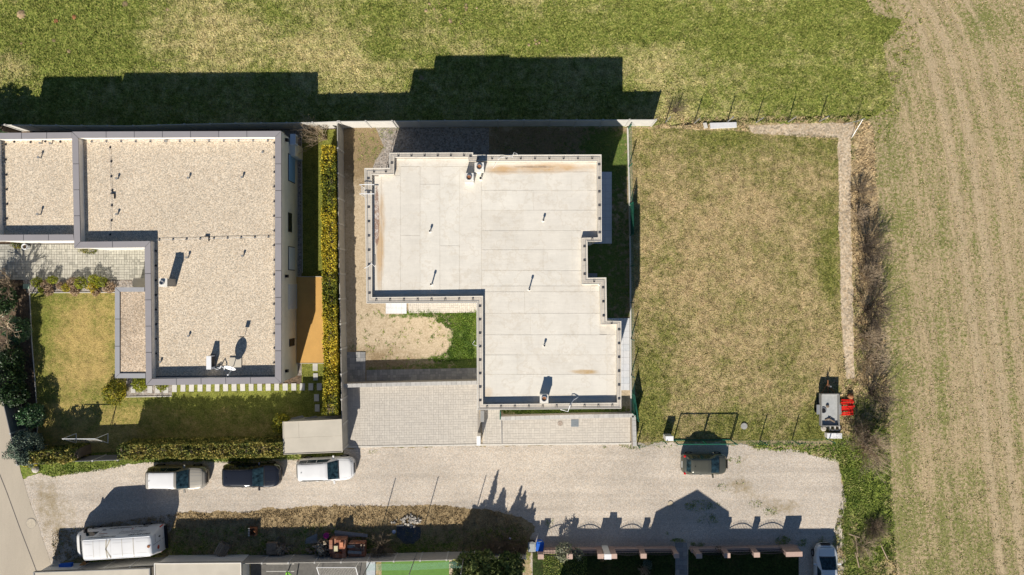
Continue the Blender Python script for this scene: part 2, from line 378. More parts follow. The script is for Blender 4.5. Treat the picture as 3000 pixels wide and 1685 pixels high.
def membrane():
    t = NT('roof_membrane'); r = t.rnd('object')
    base = t.ramp(r, [(0, (.685, .645, .565)), (.5, (.705, .665, .585)), (1, (.725, .69, .61))])
    f = t.noise(.7, 5, .6); base = t.mix(1.0, base, t.ramp(f, [(.3, .93), (.7, 1.05)]), 'MULTIPLY')
    f3 = t.noise(2.2, 6, .75, (1, 1, 1)); base = t.mix(1.0, base, t.ramp(f3, [(.3, .955), (.6, 1.02)]), 'MULTIPLY')
    n = t.noise(.9, 6, .75, (.5, 1.6, 1), off=3); n2 = t.noise(1.1, 6, .75, (1.8, .4, 1), off=8)
    def stain(c, blobs, nz, col, lo, hi, amt):
        d = t.math('MULTIPLY', nz, .55)
        for b in blobs: d = t.math('ADD', d, t.math('MULTIPLY', t.blob(*b[:4], h=6.3, soft=b[5] if len(b) > 5 else 1.2), b[4]))
        return t.mix(t.ramp(d, [(lo, 0.0), (hi, amt)]), c, col)
    c = stain(base, ((1590, 492, 170, 16, .34), (1460, 500, 40, 14, .2), (1740, 540, 12, 60, .12), (1610, 530, 150, 30, .08)), n, (.52, .33, .15), .46, .70, .85)
    c = stain(c, ((1118, 660, 14, 150, .32), (1165, 490, 10, 30, .26), (1108, 780, 12, 90, .24)), n2, (.53, .35, .17), .46, .68, .8)
    c = stain(c, ((1560, 489, 110, 5, .3),), n, (.20, .17, .15), .52, .66, .75)
    c = stain(c, ((1713, 1090, 52, 8, .42, 1.0),), n, (.48, .32, .14), .50, .72, .9)
    c = stain(c, ((1430, 1150, 20, 24, .3), (1640, 1160, 70, 8, .26), (1740, 855, 25, 14, .2)), n, (.60, .44, .27), .48, .66, .6)
    c = stain(c, ((1104, 600, 9, 90, .45), (1104, 680, 7, 60, .4)), t.noise(6, 5, .8, off=2), (.22, .11, .07), .62, .70, .8)
    c = stain(c, ((1104, 640, 13, 130, .35),), t.noise(5, 5, .8, off=6), (.80, .77, .72), .60, .70, .8)
    pr = t.noise(.45, 4, .7, off=15); ring_ = t.ramp(pr, [(.50, 0.0), (.53, .35), (.56, 0.0)]); c = t.mix(ring_, c, (.56, .49, .385))
    pr2 = t.noise(.6, 5, .75, off=28); c = t.mix(t.ramp(pr2, [(.55, 0.0), (.75, .45)]), c, (.55, .50, .41))
    sp_ = t.ramp(t.noise(5, 2, .6, off=44), [(.78, 0.0), (.82, .3)]); c = t.mix(sp_, c, (.30, .26, .21))
    wr_ = t.noise(1.2, 5, .7, (1, .12, 1)); wr2 = t.noise(1.2, 5, .7, (.12, 1, 1), off=6); t.bump(t.math('ADD', wr_, wr2), .35, .05)
    t.color(c); t.b.inputs['Specular IOR Level'].default_value = .2
    return t.set(.72)
M_membrane = membrane()
def parap():
    t = NT('weathered_board'); f = t.noise(5, 5, .7, (.25, 4, 1)); g = t.noise(5, 5, .7, (4, .25, 1)); p = t.noise(.5, 4, .6)
    c = t.ramp(t.math('MULTIPLY', t.math('ADD', f, g), .5), [(.32, (.36, .32, .27)), (.5, (.55, .50, .425)), (.7, (.66, .61, .53))])
    c = t.mix(1.0, c, t.ramp(p, [(.3, .82), (.65, 1.12)]), 'MULTIPLY')
    t.color(c); return t.set(.85)
M_parapet = parap()
M_whitewall = plain('white_render', (.74, .71, .65), .85, var=.06, scale=2)
M_offwhite = plain('offwhite_flashing', (.72, .69, .62), .6, var=.05, scale=3)
M_eastwall = plain('cream_render', (.66, .65, .58), .85, var=.06, scale=1.2)
M_coping = chips('grey_coping', [(.285, .27, .28), (.32, .305, .315), (.30, .285, .295)], .45, .05, 1.2)
M_copinglite = chips('pale_coping', [(.34, .345, .36), (.38, .385, .40)], .45, .05, 1.2)
M_upstand = plain('dark_membrane', (.13, .13, .14), .7, var=.3, scale=4)
M_silver = plain('galvanised_steel', (.45, .46, .47), .4, .6, var=.08)
M_white = plain('white_plastic', (.78, .79, .80), .4, var=.03)
M_darkmetal = plain('dark_metal', (.03, .03, .035), .5, var=.1)
M_black = plain('black_plastic', (.015, .015, .017), .5, var=.1)
M_greymetal = plain('grey_sheet_metal', (.30, .30, .29), .5, .2, var=.06)
M_blueblind = plain('blue_roller_blind', (.17, .34, .60), .5, var=.04)
M_paleblind = plain('pale_roller_blind', (.50, .57, .66), .5, var=.03)
M_windark = plain('dark_window_glass', (.02, .022, .025), .12, spec=.6)
M_fence = chips('concrete_fence_panel', [(.36, .345, .31), (.41, .39, .35), (.385, .37, .33)], .9, .16, 2, bump=.3)
M_fenceN = chips('pale_concrete_panel', [(.50, .49, .46), (.55, .535, .50), (.52, .51, .48)], .9, .12, 2, bump=.3)
M_fenceG = chips('grey_concrete_panel', [(.17, .17, .175), (.20, .20, .205), (.185, .185, .19)], .9, .16, 2, bump=.3)
M_post = plain('concrete_post', (.46, .45, .42), .9, var=.12)
M_paver = chips('beige_paver', [(.54, .50, .44), (.585, .545, .48), (.52, .485, .43), (.56, .52, .455)], .85, .12, 8)
M_paverstuff = chips('beige_paver_field', [(.54, .50, .44), (.585, .545, .48), (.52, .485, .43), (.56, .52, .455)], .85, .12, 8, 'island')
M_patio = chips('patio_block', [(.30, .29, .245), (.52, .50, .425), (.42, .40, .34), (.47, .45, .38)], .85, .12, 8, 'island')
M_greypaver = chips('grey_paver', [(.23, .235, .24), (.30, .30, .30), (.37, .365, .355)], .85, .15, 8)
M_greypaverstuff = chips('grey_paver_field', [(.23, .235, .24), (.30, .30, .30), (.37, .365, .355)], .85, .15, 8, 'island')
M_terrace = chips('concrete_terrace_slab', [(.58, .60, .62), (.66, .66, .66), (.62, .63, .65)], .85, .1, 5)
M_joint = plain('paving_joint_sand', (.34, .31, .27), .95, var=.2, scale=12)
M_jointd = plain('paving_joint_dark', (.14, .135, .13), .95, var=.2, scale=12)
M_kerb = plain('concrete_kerb', (.60, .57, .51), .9, var=.1)
M_block = chips('walling_block', [(.40, .395, .38), (.50, .49, .465), (.45, .44, .42)], .9, .12, 6)
M_slab = chips('stepping_slab', [(.50, .49, .46), (.57, .555, .52)], .9, .1, 6)
M_cap = plain('beige_roof_sheet', (.53, .485, .40), .7, var=.07, scale=.8)
M_deck = plain('ochre_terrace_cover', (.58, .34, .105), .75, var=.06, scale=1.5)
M_green = plain('green_coated_wire', (.02, .13, .08), .5, var=.1)
M_greenscreen = plain('green_privacy_screen', (.012, .10, .07), .7, var=.2, scale=3)
M_pink = chips('pinkish_split_block', [(.40, .28, .235), (.46, .33, .28), (.36, .25, .215)], .9, .2, 6)
M_pinkcap = chips('pink_cap_stone', [(.50, .36, .30), (.55, .40, .33)], .9, .12, 6)
M_iron = plain('wrought_iron', (.025, .025, .03), .5, .3, var=.1)
def twig(name, a, b):
    t = NT(name); r = t.rnd(); f = t.noise(3, 3); t.color(t.mix(f, t.ramp(r, [(0, a), (1, b)]), a)); return t.set(.9)
M_twig = twig('bare_twigs', (.15, .115, .08), (.36, .28, .185))
M_twigdark = twig('dark_twigs', (.09, .07, .055), (.20, .155, .11))
M_twigpale = twig('pale_twigs', (.36, .28, .19), (.62, .50, .36))
M_bark = twig('bark', (.10, .075, .05), (.16, .12, .08))
def leafm(name, cols, gloss=.75, big=.9, amt=.5):
    t = NT(name); r = t.rnd(); f = t.noise(big, 4, .6)
    k = t.math('ADD', t.math('MULTIPLY', r, 1 - amt), t.math('MULTIPLY', t.ramp(f, [(.35, 0.0), (.65, 1.0)]), amt))
    n = len(cols); t.color(t.ramp(k, [(i / (n - 1), c) for i, c in enumerate(cols)])); return t.set(gloss, spec=.3)
M_leafyel = leafm('golden_hedge_leaf', [(.035, .06, .008), (.12, .15, .018), (.34, .31, .025), (.66, .50, .035), (.82, .62, .10)], .7, .33, .5)
M_leafolive = leafm('olive_hedge_leaf', [(.025, .045, .01), (.09, .12, .02), (.20, .20, .04), (.38, .31, .07), (.58, .46, .17)])
M_leafgreen = leafm('dark_green_leaf', [(.012, .03, .01), (.03, .065, .02), (.06, .11, .03)], .45)
M_leafgloss = leafm('glossy_laurel_leaf', [(.01, .035, .012), (.035, .09, .03), (.10, .19, .08), (.42, .50, .34)], .3)
M_leafblue = leafm('blue_spruce_needle', [(.045, .075, .05), (.13, .18, .13), (.26, .31, .22)])
M_leafyg = leafm('yellow_green_leaf', [(.08, .11, .01), (.24, .27, .02), (.42, .42, .04)])
M_leafbamboo = leafm('thuja_spray', [(.03, .06, .015), (.13, .18, .045), (.36, .38, .14)])
M_leafsilver = leafm('silvery_leaf', [(.12, .14, .08), (.30, .32, .20), (.50, .50, .36)])
M_drygrass = leafm('dry_ornamental_grass', [(.26, .18, .10), (.42, .30, .19), (.60, .45, .31)])
M_weed = leafm('weed_leaf', [(.05, .10, .012), (.15, .23, .035), (.34, .38, .09), (.50, .46, .20)])
M_lush = leafm('lush_clover', [(.03, .07, .01), (.11, .19, .02), (.26, .33, .06)])
M_wood = chips('weathered_timber', [(.20, .15, .11), (.30, .235, .17), (.42, .33, .23)], .9, .3, 8)
M_plankgrey = chips('grey_plank', [(.27, .265, .25), (.34, .33, .31)], .9, .25, 8)
M_log = chips('split_firewood', [(.16, .12, .085), (.26, .20, .145), (.45, .37, .25), (.34, .30, .25)], .9, .3, 8)
M_brick = chips('clay_brick', [(.30, .12, .07), (.38, .17, .10), (.26, .15, .115), (.44, .22, .14)], .9, .2, 10)
M_rust = plain('rusty_steel', (.30, .13, .06), .85, var=.35, scale=5)
M_pinkplastic = plain('pink_plastic', (.62, .06, .30), .5, var=.15)
M_red = plain('red_painted_steel', (.62, .02, .012), .45, var=.15, scale=6)
M_bluebin = plain('blue_plastic', (.015, .12, .55), .45, var=.08)
M_tarp = plain('dark_tarpaulin', (.05, .06, .075), .5, var=.35, scale=3)
M_turf = plain('artificial_turf', (.12, .235, .05), .9, var=.12, scale=3)
M_turfedge = plain('olive_turf', (.26, .28, .02), .9, var=.1)
M_rubber = plain('rubber_play_mat', (.13, .125, .115), .9, var=.2, scale=3)
M_lime = plain('lime_paint', (.20, .55, .03), .4, var=.05)
M_teal = plain('teal_net_cord', (.25, .50, .42), .6, var=.05)
M_stone = chips('rubble_stone', [(.40, .37, .32), (.52, .48, .42), (.30, .28, .25)], .9, .2, 8)
M_tyre = plain('tyre_rubber', (.02, .02, .02), .85)
M_rim = plain('alloy_rim', (.42, .42, .43), .35, .8)
M_glass = plain('car_glass', (.018, .038, .048), .08, spec=.5, var=.9, scale=4)
M_redlamp = plain('tail_lamp_red', (.50, .01, .01), .2, spec=.6)
M_lamp = plain('headlamp_glass', (.55, .58, .60), .15, spec=.7)
M_plate = plain('number_plate_white', (.75, .75, .72), .5, var=.03)
def paint(name, c, rough=.3, metal=.0, coat=.8):
    t = NT(name); f = t.noise(1.2, 4, .6); t.color(t.ramp(f, [(.3, tuple(x * .96 for x in c)), (.7, tuple(min(1, x * 1.03) for x in c))]))
    t.b.inputs['Coat Roughness'].default_value = .08; return t.set(rough, metal, coat, .4)
# ================================================================ GROUND
def subdiv(pts, step, amp, seed=0, closed=True, frozen=()):
    """break photo-pixel outline into short steps and roughen it"""
    out = []; n = len(pts)
    for i in range(n if closed else n - 1):
        a = Vector((*pts[i], 0)); b = Vector((*pts[(i + 1) % n], 0)); L = (b - a).length
        m = 1 if i in frozen else max(1, int(L / step))
        for k in range(m):
            p = a.lerp(b, k / m)
            if m > 1 and amp:
                nv = mnoise.noise_vector((p.x * .02 + seed, p.y * .02, seed * 3.1)) + .6 * mnoise.noise_vector((p.x * .09 + seed, p.y * .09, seed * 1.7)) + .4 * mnoise.noise_vector((p.x * .3, p.y * .3, seed))
                p = p + Vector((nv.x, nv.y, 0)) * amp
            out.append((p.x, p.y))
    return out
def sheet(name, pts, z, mat, amp=0, step=6, seed=1, frozen=(), kind='structure', parent=None):
    pp = subdiv(pts, step, amp, seed, True, frozen) if amp else pts
    vs = [(W(x, y)[0], W(x, y)[1], z) for x, y in pp]
    a = sum(vs[i][0] * vs[(i + 1) % len(vs)][1] - vs[(i + 1) % len(vs)][0] * vs[i][1] for i in range(len(vs)))
    if a < 0: vs = vs[::-1]
    o = MB().add(vs, [tuple(range(len(vs)))]).build(name, mat, parent)
    if parent is None: tag(o, kind=kind)
    return o

FIELD = [(-9300, -9300), (12300, -9300), (12300, 11000), (-9300, 11000)]
o = sheet('field', FIELD, 0.0, M_field); tag(o, 'stubble field with green weeds and tan soil along the east side')
P_MEADOW = [(-5000, -5000), (2480, -5000), (2520, -200), (2535, 0), (2560, 40), (2640, 62), (2622, 105), (2585, 130), (2600, 200), (2612, 300), (2550, 350), (2520, 358), (1950, 362), (1900, 372), (-5000, 372)]
tag(sheet('meadow', P_MEADOW, .01, M_meadow, 16, 6, 3, (0, 1, 12, 13, 14)), 'green and straw coloured meadow north of the long concrete fence')
P_LAWN = [(1852, 375), (2160, 385), (2455, 400), (2462, 800), (2470, 1120), (2440, 1290), (2100, 1291), (1862, 1298)]
tag(sheet('lawn', P_LAWN, .01, M_lawn, 5, 8, 5), 'patchy dry lawn of the empty plot beside the white roofed house')
P_DITCH = [(1900, 345), (2520, 340), (2560, 372), (2575, 700), (2600, 1100), (2610, 1420), (2640, 1900), (2380, 1900), (2470, 1420), (2440, 1290), (2470, 1100), (2480, 420), (2150, 380), (1900, 376)]
M_ditch = grass_mat('ditch_turf', (.05, .08, .02), (.15, .20, .035), (.33, .36, .08), (.62, .48, .28), (.27, .20, .11), .5, .36, .52, blobs=[(2530, 600, 30, 200, .22), (2400, 360, 160, 12, .1)], gblobs=[(2540, 1450, 90, 180, .25), (2350, 1310, 160, 20, .2)])
M_ditch_b = grass_mat('ditch_blades', (.05, .08, .02), (.16, .22, .04), (.38, .42, .09), (.68, .53, .30), (.30, .21, .12), .5, .36, .52, island=True, blobs=[(2530, 600, 30, 200, .22)], gblobs=[(2540, 1450, 90, 180, .25), (2350, 1310, 160, 20, .2)])
tag(sheet('ditch', P_DITCH, .006, M_ditch, 9, 10, 8), 'overgrown strip with dry grass between plot and field')
P_PEB = [(2190, 366), (2500, 360), (2508, 392), (2492, 402), (2492, 600), (2500, 900), (2505, 1110), (2478, 1112), (2462, 900), (2457, 640), (2455, 405), (2330, 400), (2200, 388)]
tag(sheet('pebble_path', P_PEB, .016, M_pebble, 4, 6, 4), 'pale pebble strip bending along the north and east edge of the plot')
P_SAND = [(1003, 372), (1840, 374), (1848, 1210), (1862, 1222), (1850, 1302), (1003, 1302)]
tag(sheet('house_yard', P_SAND, .008, M_sand), 'sandy yard with grass patches around the white roofed house')
P_CHIPN = [(1100, 374), (1432, 374), (1434, 520), (1080, 520), (1100, 470), (1125, 430)]
tag(sheet('chipping_bed', P_CHIPN, .016, M_chip, 5, 6, 6, (0, 1, 2)), 'grey stone chippings behind the white roofed house')
# lane and road
P_LANE = [(60, 1400), (150, 1372), (330, 1366), (430, 1352), (620, 1345), (900, 1342), (1010, 1310), (1400, 1304), (1860, 1300), (2100, 1300), (2200, 1312), (2350, 1322), (2460, 1352), (2478, 1450), (2470, 1560), (2480, 1900), (1560, 1900), (1556, 1612), (1548, 1575), (1566, 1548), (1530, 1512), (1420, 1492), (1300, 1480), (1000, 1482), (700, 1498), (520, 1500), (500, 1560), (330, 1620), (200, 1640), (140, 1660), (110, 1540), (80, 1450)]
P_VERGE = [(-40, 1300), (1005, 1320), (1010, 1420), (1600, 1440), (1600, 1640), (100, 1680), (60, 1500)]
tag(sheet('verge', P_VERGE, .006, M_verge), 'grass verge with dry straw along both sides of the gravel lane')
tag(sheet('gravel_lane', P_LANE, .014, M_lane, 9, 5, 9), 'wide pale gravel lane with parked cars')
tag(sheet('weedy_strip', [(60, 1345), (1008, 1318), (1008, 1338), (830, 1345), (700, 1352), (560, 1350), (400, 1352), (330, 1368), (150, 1395), (90, 1380)], .02, M_verge, 4, 6, 12), 'green weedy strip between garden hedge and lane')
P_ROAD = [(-3000, 1000), (-60, 900), (20, 1200), (50, 1335), (66, 1400), (88, 1470), (122, 1570), (150, 1652), (160, 1700), (420, 2600), (-3000, 2600)]
tag(sheet('road', P_ROAD, .024, M_road, 2, 8, 2, (0, 1, 9)), 'light asphalt road at the lower left corner')
M_crack = plain('road_joint_tar', (.13, .12, .11), .9)
mb = MB()
jp = [(-8, 1370), (20, 1440), (60, 1550), (95, 1640), (125, 1720)]
for a, b in zip(jp, jp[1:]):
    A = Vector(W(*a)); B = Vector(W(*b)); d = (B - A); n = Vector((-d.y, d.x, 0)).normalized() * .035
    mb.add([(A - n)[:2] + (.029,), (B - n)[:2] + (.029,), (B + n)[:2] + (.029,), (A + n)[:2] + (.029,)], [(0, 1, 2, 3)])
tag(mb.build('road_joint', M_crack), 'dark tar joint running down the road', kind='structure')
# neighbour garden (left)
P_GARD = [(86, 852), (338, 852), (338, 1105), (470, 1105), (470, 1126), (500, 1126), (500, 1162), (1000, 1162), (1000, 372), (868, 372), (868, 1126), (1000, 1126), (1000, 1332), (90, 1340), (100, 1250), (92, 1000)]
tag(sheet('garden_base', [(-400, 372), (1003, 372), (1003, 1335), (60, 1345), (-400, 1345)], .004, M_soil), 'dark planting soil of the neighbouring garden')
tag(sheet('garden_lawn', [(88, 858), (425, 858), (425, 1126), (1000, 1126), (1000, 1322), (104, 1326), (112, 1240), (104, 1120), (94, 1000)], .012, M_garden, 1.5, 8, 3), 'dry golden lawn in front of the grey roofed house')
tag(sheet('side_lawn', [(884, 384), (1003, 378), (1003, 1128), (884, 1128)], .012, M_garden), 'narrow green lawn between grey roofed house and hedge')
tag(sheet('drip_strip', [(800, 380), (882, 380), (884, 1100), (800, 1100)], .016, M_chip), 'dark chipping strip under the cream east wall')
tag(sheet('planting_bed', [(66, 818), (425, 822), (425, 858), (80, 858)], .018, M_chip), 'mulched planting bed between patio and lawn')
tag(sheet('gravel_bed', [(372, 1098), (503, 1098), (504, 1162), (368, 1162)], .018, M_chip), 'grey gravel bed at the corner of the grey roofed house')

# -------- blades and tufts
def in_poly(px, py, poly):
    c = np.zeros(len(px), bool); n = len(poly); j = n - 1
    for i in range(n):
        xi, yi = poly[i]; xj, yj = poly[j]
        if yi != yj: c ^= ((yi > py) != (yj > py)) & (px < (xj - xi) * (py - yi) / (yj - yi) + xi)
        j = i
    return c
def tufts(name, poly, dens, h, mat, excl=(), wid=.05, clump=0, lean=.9, label=None, boxlim=None, thr=None, z0=0.0):
    xs = [p[0] for p in poly]; ys = [p[1] for p in poly]
    x0, x1, y0, y1 = max(-60, min(xs)), min(3060, max(xs)), max(-50, min(ys)), min(1735, max(ys))
    n = int((x1 - x0) * (y1 - y0) / PPM ** 2 * dens)
    px = RNG.uniform(x0, x1, n); py = RNG.uniform(y0, y1, n)
    if clump:
        k = max(1, n // clump); cx = RNG.uniform(x0, x1, k); cy = RNG.uniform(y0, y1, k); i = RNG.integers(0, k, n)
        px = cx[i] + RNG.normal(0, 3.2, n); py = cy[i] + RNG.normal(0, 3.2, n)
    m = in_poly(px, py, poly)
    for e in excl: m &= ~in_poly(px, py, e)
    px, py = px[m], py[m]; n = len(px)
    X = (px - 1500) / PPM; Y = (842.5 - py) / PPM
    hh = h * RNG.uniform(.4, 1.3, n); w = wid * RNG.uniform(.5, 1.5, n)
    a = RNG.uniform(0, 2 * np.pi, n); ln = hh * lean * RNG.uniform(.3, 1.6, n); b = a + RNG.uniform(-.5, .5, n) + np.pi / 2
    V = np.empty((n, 3, 3))
    V[:, 0] = np.stack([X - np.cos(a) * w / 2, Y - np.sin(a) * w / 2, np.full(n, z0)], 1)
    V[:, 1] = np.stack([X + np.cos(a) * w / 2, Y + np.sin(a) * w / 2, np.full(n, z0)], 1)
    V[:, 2] = np.stack([X + np.cos(b) * ln, Y + np.sin(b) * ln, z0 + hh], 1)
    o = np_mesh(name, V.reshape(-1, 3), 3, mat); tag(o, label, 'grass', kind='stuff'); return o
tufts('meadow_grass', P_MEADOW, 280, .10, M_meadow_b, wid=.07, clump=6, label='short tufted meadow grass north of the fence')
tufts('plot_grass', P_LAWN, 260, .07, M_lawn_b, wid=.06, clump=6, label='low dry grass covering the empty plot')
tufts('garden_grass', [(90, 862), (335, 862), (335, 1112), (500, 1165), (1000, 1165), (1000, 1320), (110, 1320), (104, 1100)], 170, .04, M_garden_b, wid=.05, excl=[], label='mown garden grass in front of the grey roofed house')
tufts('side_grass', [(884, 384), (1000, 384), (1000, 1126), (884, 1126)], 200, .05, M_garden_b, wid=.05, label='mown grass beside the cream wall')
tufts('meadow_grass', subdiv([(2500, -40), (2590, -40), (2700, 60), (2680, 140), (2650, 300), (2600, 420), (2570, 420), (2560, 340), (2570, 130)], 8, 16, 21), 70, .09, M_meadow_b, wid=.08, clump=14, label='straggling grass clumps where meadow meets the stubble field')
P_FIELD = [(2560, -60), (3100, -60), (3100, 1760), (2600, 1760), (2600, 1100), (2560, 380), (2612, 300), (2585, 130), (2640, 62)]
tufts('field_stubble', P_FIELD, 90, .05, M_field_b, wid=.06, clump=5, label='green weeds and pale stubble sprinkled over the field')
tufts('ditch_grass', P_DITCH, 220, .16, M_ditch_b, excl=[P_PEB], wid=.06, clump=9, label='long dry grass along the overgrown strip')
BOTV = [(150, 1560), (330, 1530), (520, 1502), (700, 1500), (1000, 1480), (1300, 1484), (1500, 1500), (1545, 1560), (1540, 1612), (1100, 1622), (500, 1628), (160, 1640)]
tufts('verge_grass', BOTV, 230, .11, M_verge_b, wid=.06, clump=8, label='rough straw coloured grass below the lane')
tufts('weeds', [(70, 1345), (1005, 1318), (1005, 1340), (830, 1348), (700, 1356), (560, 1352), (400, 1356), (330, 1372), (150, 1398), (100, 1380)], 420, .12, M_weed, wid=.07, clump=10, label='green weeds in front of the garden hedge')
tufts('edge_weeds', [(2190, 1296), (2450, 1300), (2540, 1330), (2560, 1690), (2470, 1690), (2466, 1560), (2482, 1450), (2460, 1356), (2350, 1326), (2200, 1316)], 300, .12, M_weed, wid=.07, clump=10, label='green weeds around the right end of the lane')
tufts('courtyard_grass', subdiv([(1180, 918), (1250, 914), (1394, 914), (1394, 1052), (1340, 1060), (1270, 1056), (1264, 1042), (1305, 1034), (1330, 1000), (1325, 975), (1295, 952), (1255, 932), (1200, 926)], 4, 9, 4), 560, .13, M_lush, wid=.07, clump=12, label='lush green clover in the courtyard corner')
tufts('courtyard_tufts', [(1045, 900), (1400, 915), (1400, 1082), (1075, 1085), (1050, 1020)], 26, .09, M_weed, wid=.06, clump=14, label='scattered grass tufts on the sandy courtyard')
tufts('yard_grass', [(1040, 372), (1180, 372), (1100, 470), (1066, 480), (1040, 480)], 110, .07, M_weed, wid=.05, clump=10, label='thin grass behind the corner of the white roofed house')
tufts('rear_grass', [(1440, 376), (1835, 376), (1844, 930), (1800, 930), (1795, 500), (1440, 440)], 120, .07, M_verge_b, wid=.05, clump=8, label='thin grass between white roofed house and wire fence')
tufts('strip_grass', [(1472, 1196), (1845, 1190), (1840, 1208), (1476, 1213)], 400, .10, M_lush, wid=.05, clump=8, label='grass strip under the south edge of the white roof')
for i, (x, y, rx, ry, d) in enumerate([(1770, 1308, 8, 9, 1), (1860, 1310, 30, 10, 1), (1830, 1305, 14, 8, 1), (1945, 1308, 40, 6, .5), (1092, 1324, 20, 6, .8), (2050, 1478, 60, 22, .7), (2080, 1520, 40, 22, .6), (2290, 1585, 26, 14, 2), (2350, 1590, 14, 12, 1.3), (2045, 1595, 22, 9, 2), (1985, 1582, 26, 7, 2.2), (2215, 1475, 30, 12, .5), (2260, 1498, 26, 14, .6), (2155, 1350, 26, 12, .5), (2165, 1412, 16, 10, .5), (2405, 1580, 10, 10, 1), (1610, 1530, 20, 16, .4), (2120, 1430, 30, 12, .4), (1955, 1560, 10, 8, .3)]):
    poly = [(x + rx * math.cos(a) * random.uniform(.6, 1.2), y + ry * math.sin(a) * random.uniform(.6, 1.2)) for a in np.linspace(0, 2 * math.pi, 12)[:-1]]
    tufts('lane_weeds', poly, 260 * d, .09, M_weed, wid=.06, clump=7, label='patch of low weeds growing in the gravel lane')

# -------- pavers
def rect_paving(name, quad, z, mat, matst, base_mat, label, cell=.46, lim=300, gap=.010, piece='paver', seed=1, style='mixed', excl=None):
    """quad: four photo corners of the paved area (ground). Pieces are laid in its own directions."""
    rr = random.Random(seed)
    P = [Vector(W(*q)) for q in quad]; o0 = P[0]; ux = P[1] - P[0]; uy = P[3] - P[0]; Lx, Ly = ux.length, uy.length
    root = sheet(name, quad, z, base_mat); tag(root, label)
    ex, ey = ux.normalized(), uy.normalized(); ang = math.atan2(ex.y, ex.x)
    flip = ex.cross(ey).z < 0
    pieces = []
    nx, ny = max(1, round(Lx / cell)), max(1, round(Ly / cell)); cx, cy = Lx / nx, Ly / ny
    for i in range(nx):
        for j in range(ny):
            x0, y0 = i * cx, j * cy
            if style == 'single': pieces.append((x0, y0, cx, cy)); continue
            s = rr.choice([0, 1, 2, 3, 4])
            if style == 'herring': s = (i + j) % 2
            if s == 0: pieces += [(x0, y0, cx, cy / 2), (x0, y0 + cy / 2, cx, cy / 2)]
            elif s == 1: pieces += [(x0, y0, cx / 2, cy), (x0 + cx / 2, y0, cx / 2, cy)]
            elif s == 2: pieces += [(x0, y0, cx, cy / 2), (x0, y0 + cy / 2, cx / 2, cy / 2), (x0 + cx / 2, y0 + cy / 2, cx / 2, cy / 2)]
            elif s == 3: pieces += [(x0, y0, cx * .62, cy / 2), (x0 + cx * .62, y0, cx * .38, cy / 2), (x0, y0 + cy / 2, cx * .38, cy / 2), (x0 + cx * .38, y0 + cy / 2, cx * .62, cy / 2)]
            else: pieces += [(x0, y0, cx / 2, cy / 2), (x0, y0 + cy / 2, cx / 2, cy / 2), (x0 + cx / 2, y0, cx / 2, cy)]
    cache = {}; st = MB(); cnt = 0
    rr.shuffle(pieces) if len(pieces) > lim else None
    pieces.sort(key=lambda p: -p[2] * p[3])
    for (x, y, w, d) in pieces:
        c = o0 + ex * (x + w / 2) + ey * (y + d / 2)
        if excl and excl(1500 + c.x * PPM, 842.5 - c.y * PPM): continue
        hz = .03 + rr.uniform(-.003, .003)
        if cnt < lim:
            key = (round(w, 3), round(d, 3))
            if key not in cache:
                ob = MB().box(0, 0, 0, w - gap, d - gap, .03).build(piece, mat, root, local=True); cache[key] = ob.data
            else:
                ob = bpy.data.objects.new(piece, cache[key]); COL.objects.link(ob); ob.parent = root
            ob.location = (c.x, c.y, z + .004 + hz - .03); ob.rotation_euler = (0, 0, ang); cnt += 1
        else: st.box(c.x, c.y, z + .004 + hz - .03, w - gap, d - gap, .03, ang)
    if st.v: tag(st.build(piece + '_field', matst, root), kind='stuff')
    return root
exd = lambda x, y: x < 1016 and y > 1290
rect_paving('driveway', [(1012, 1133), (1400, 1126), (1410, 1301), (1012, 1306)], .03, M_paver, M_paverstuff, M_joint, 'beige block paved driveway beside the white roofed house', cell=.40, seed=3)
rect_paving('front_path', [(1412, 1196), (1468, 1196), (1468, 1300), (1414, 1301)], .03, M_paver, M_paverstuff, M_joint, 'narrow paved path between driveway and front yard', cell=.42, seed=4)
rect_paving('front_yard', [(1472, 1226), (1846, 1222), (1846, 1296), (1472, 1300)], .03, M_paver, M_paverstuff, M_joint, 'paved front yard strip below the white roof', cell=.44, seed=5)
rect_paving('courtyard_path', [(1197, 886), (1400, 884), (1400, 914), (1197, 918)], .03, M_paver, M_paverstuff, M_joint, 'pale paved path along the courtyard wall', cell=.34, seed=6)
rect_paving('entry_slab', [(1131, 886), (1192, 886), (1192, 918), (1131, 919)], .12, M_terrace, M_terrace, M_kerb, 'raised light slab at the left end of the courtyard path', cell=.42, seed=7, style='single')
rect_paving('shaded_path', [(1074, 1084), (1400, 1078), (1400, 1112), (1074, 1116)], .03, M_greypaver, M_greypaverstuff, M_jointd, 'grey paved path in the shade of the low block wall', cell=.44, seed=8)
rect_paving('shaded_corner', [(1010, 1031), (1071, 1031), (1071, 1117), (1010, 1118)], .03, M_greypaver, M_greypaverstuff, M_jointd, 'grey paved corner beside the concrete boundary fence', cell=.44, seed=9)
rect_paving('side_terrace', [(1734, 504), (1792, 504), (1792, 714), (1734, 714)], .05, M_terrace, M_terrace, M_jointd, 'shaded slab terrace on the east side of the white roofed house', cell=.53, seed=10, style='single')
rect_paving('corner_terrace', [(1772, 932), (1844, 932), (1846, 1143), (1772, 1143)], .05, M_terrace, M_terrace, M_jointd, 'light slab terrace at the southeast corner', cell=.53, seed=11, style='single')
rect_paving('patio', [(-60, 716), (426, 716), (426, 820), (-60, 820)], .03, M_patio, M_patio, M_jointd, 'herringbone block patio south of the grey roofed house', cell=.42, lim=0, seed=12, style='mixed', piece='paver', gap=.02)
rect_paving('house_entrance_path', [(1978, 1590), (2012, 1590), (2014, 1760), (1980, 1760)], .03, M_greypaver, M_greypaverstuff, M_jointd, 'paved path passing between the two pink block walls', cell=.36, seed=13, style='single')

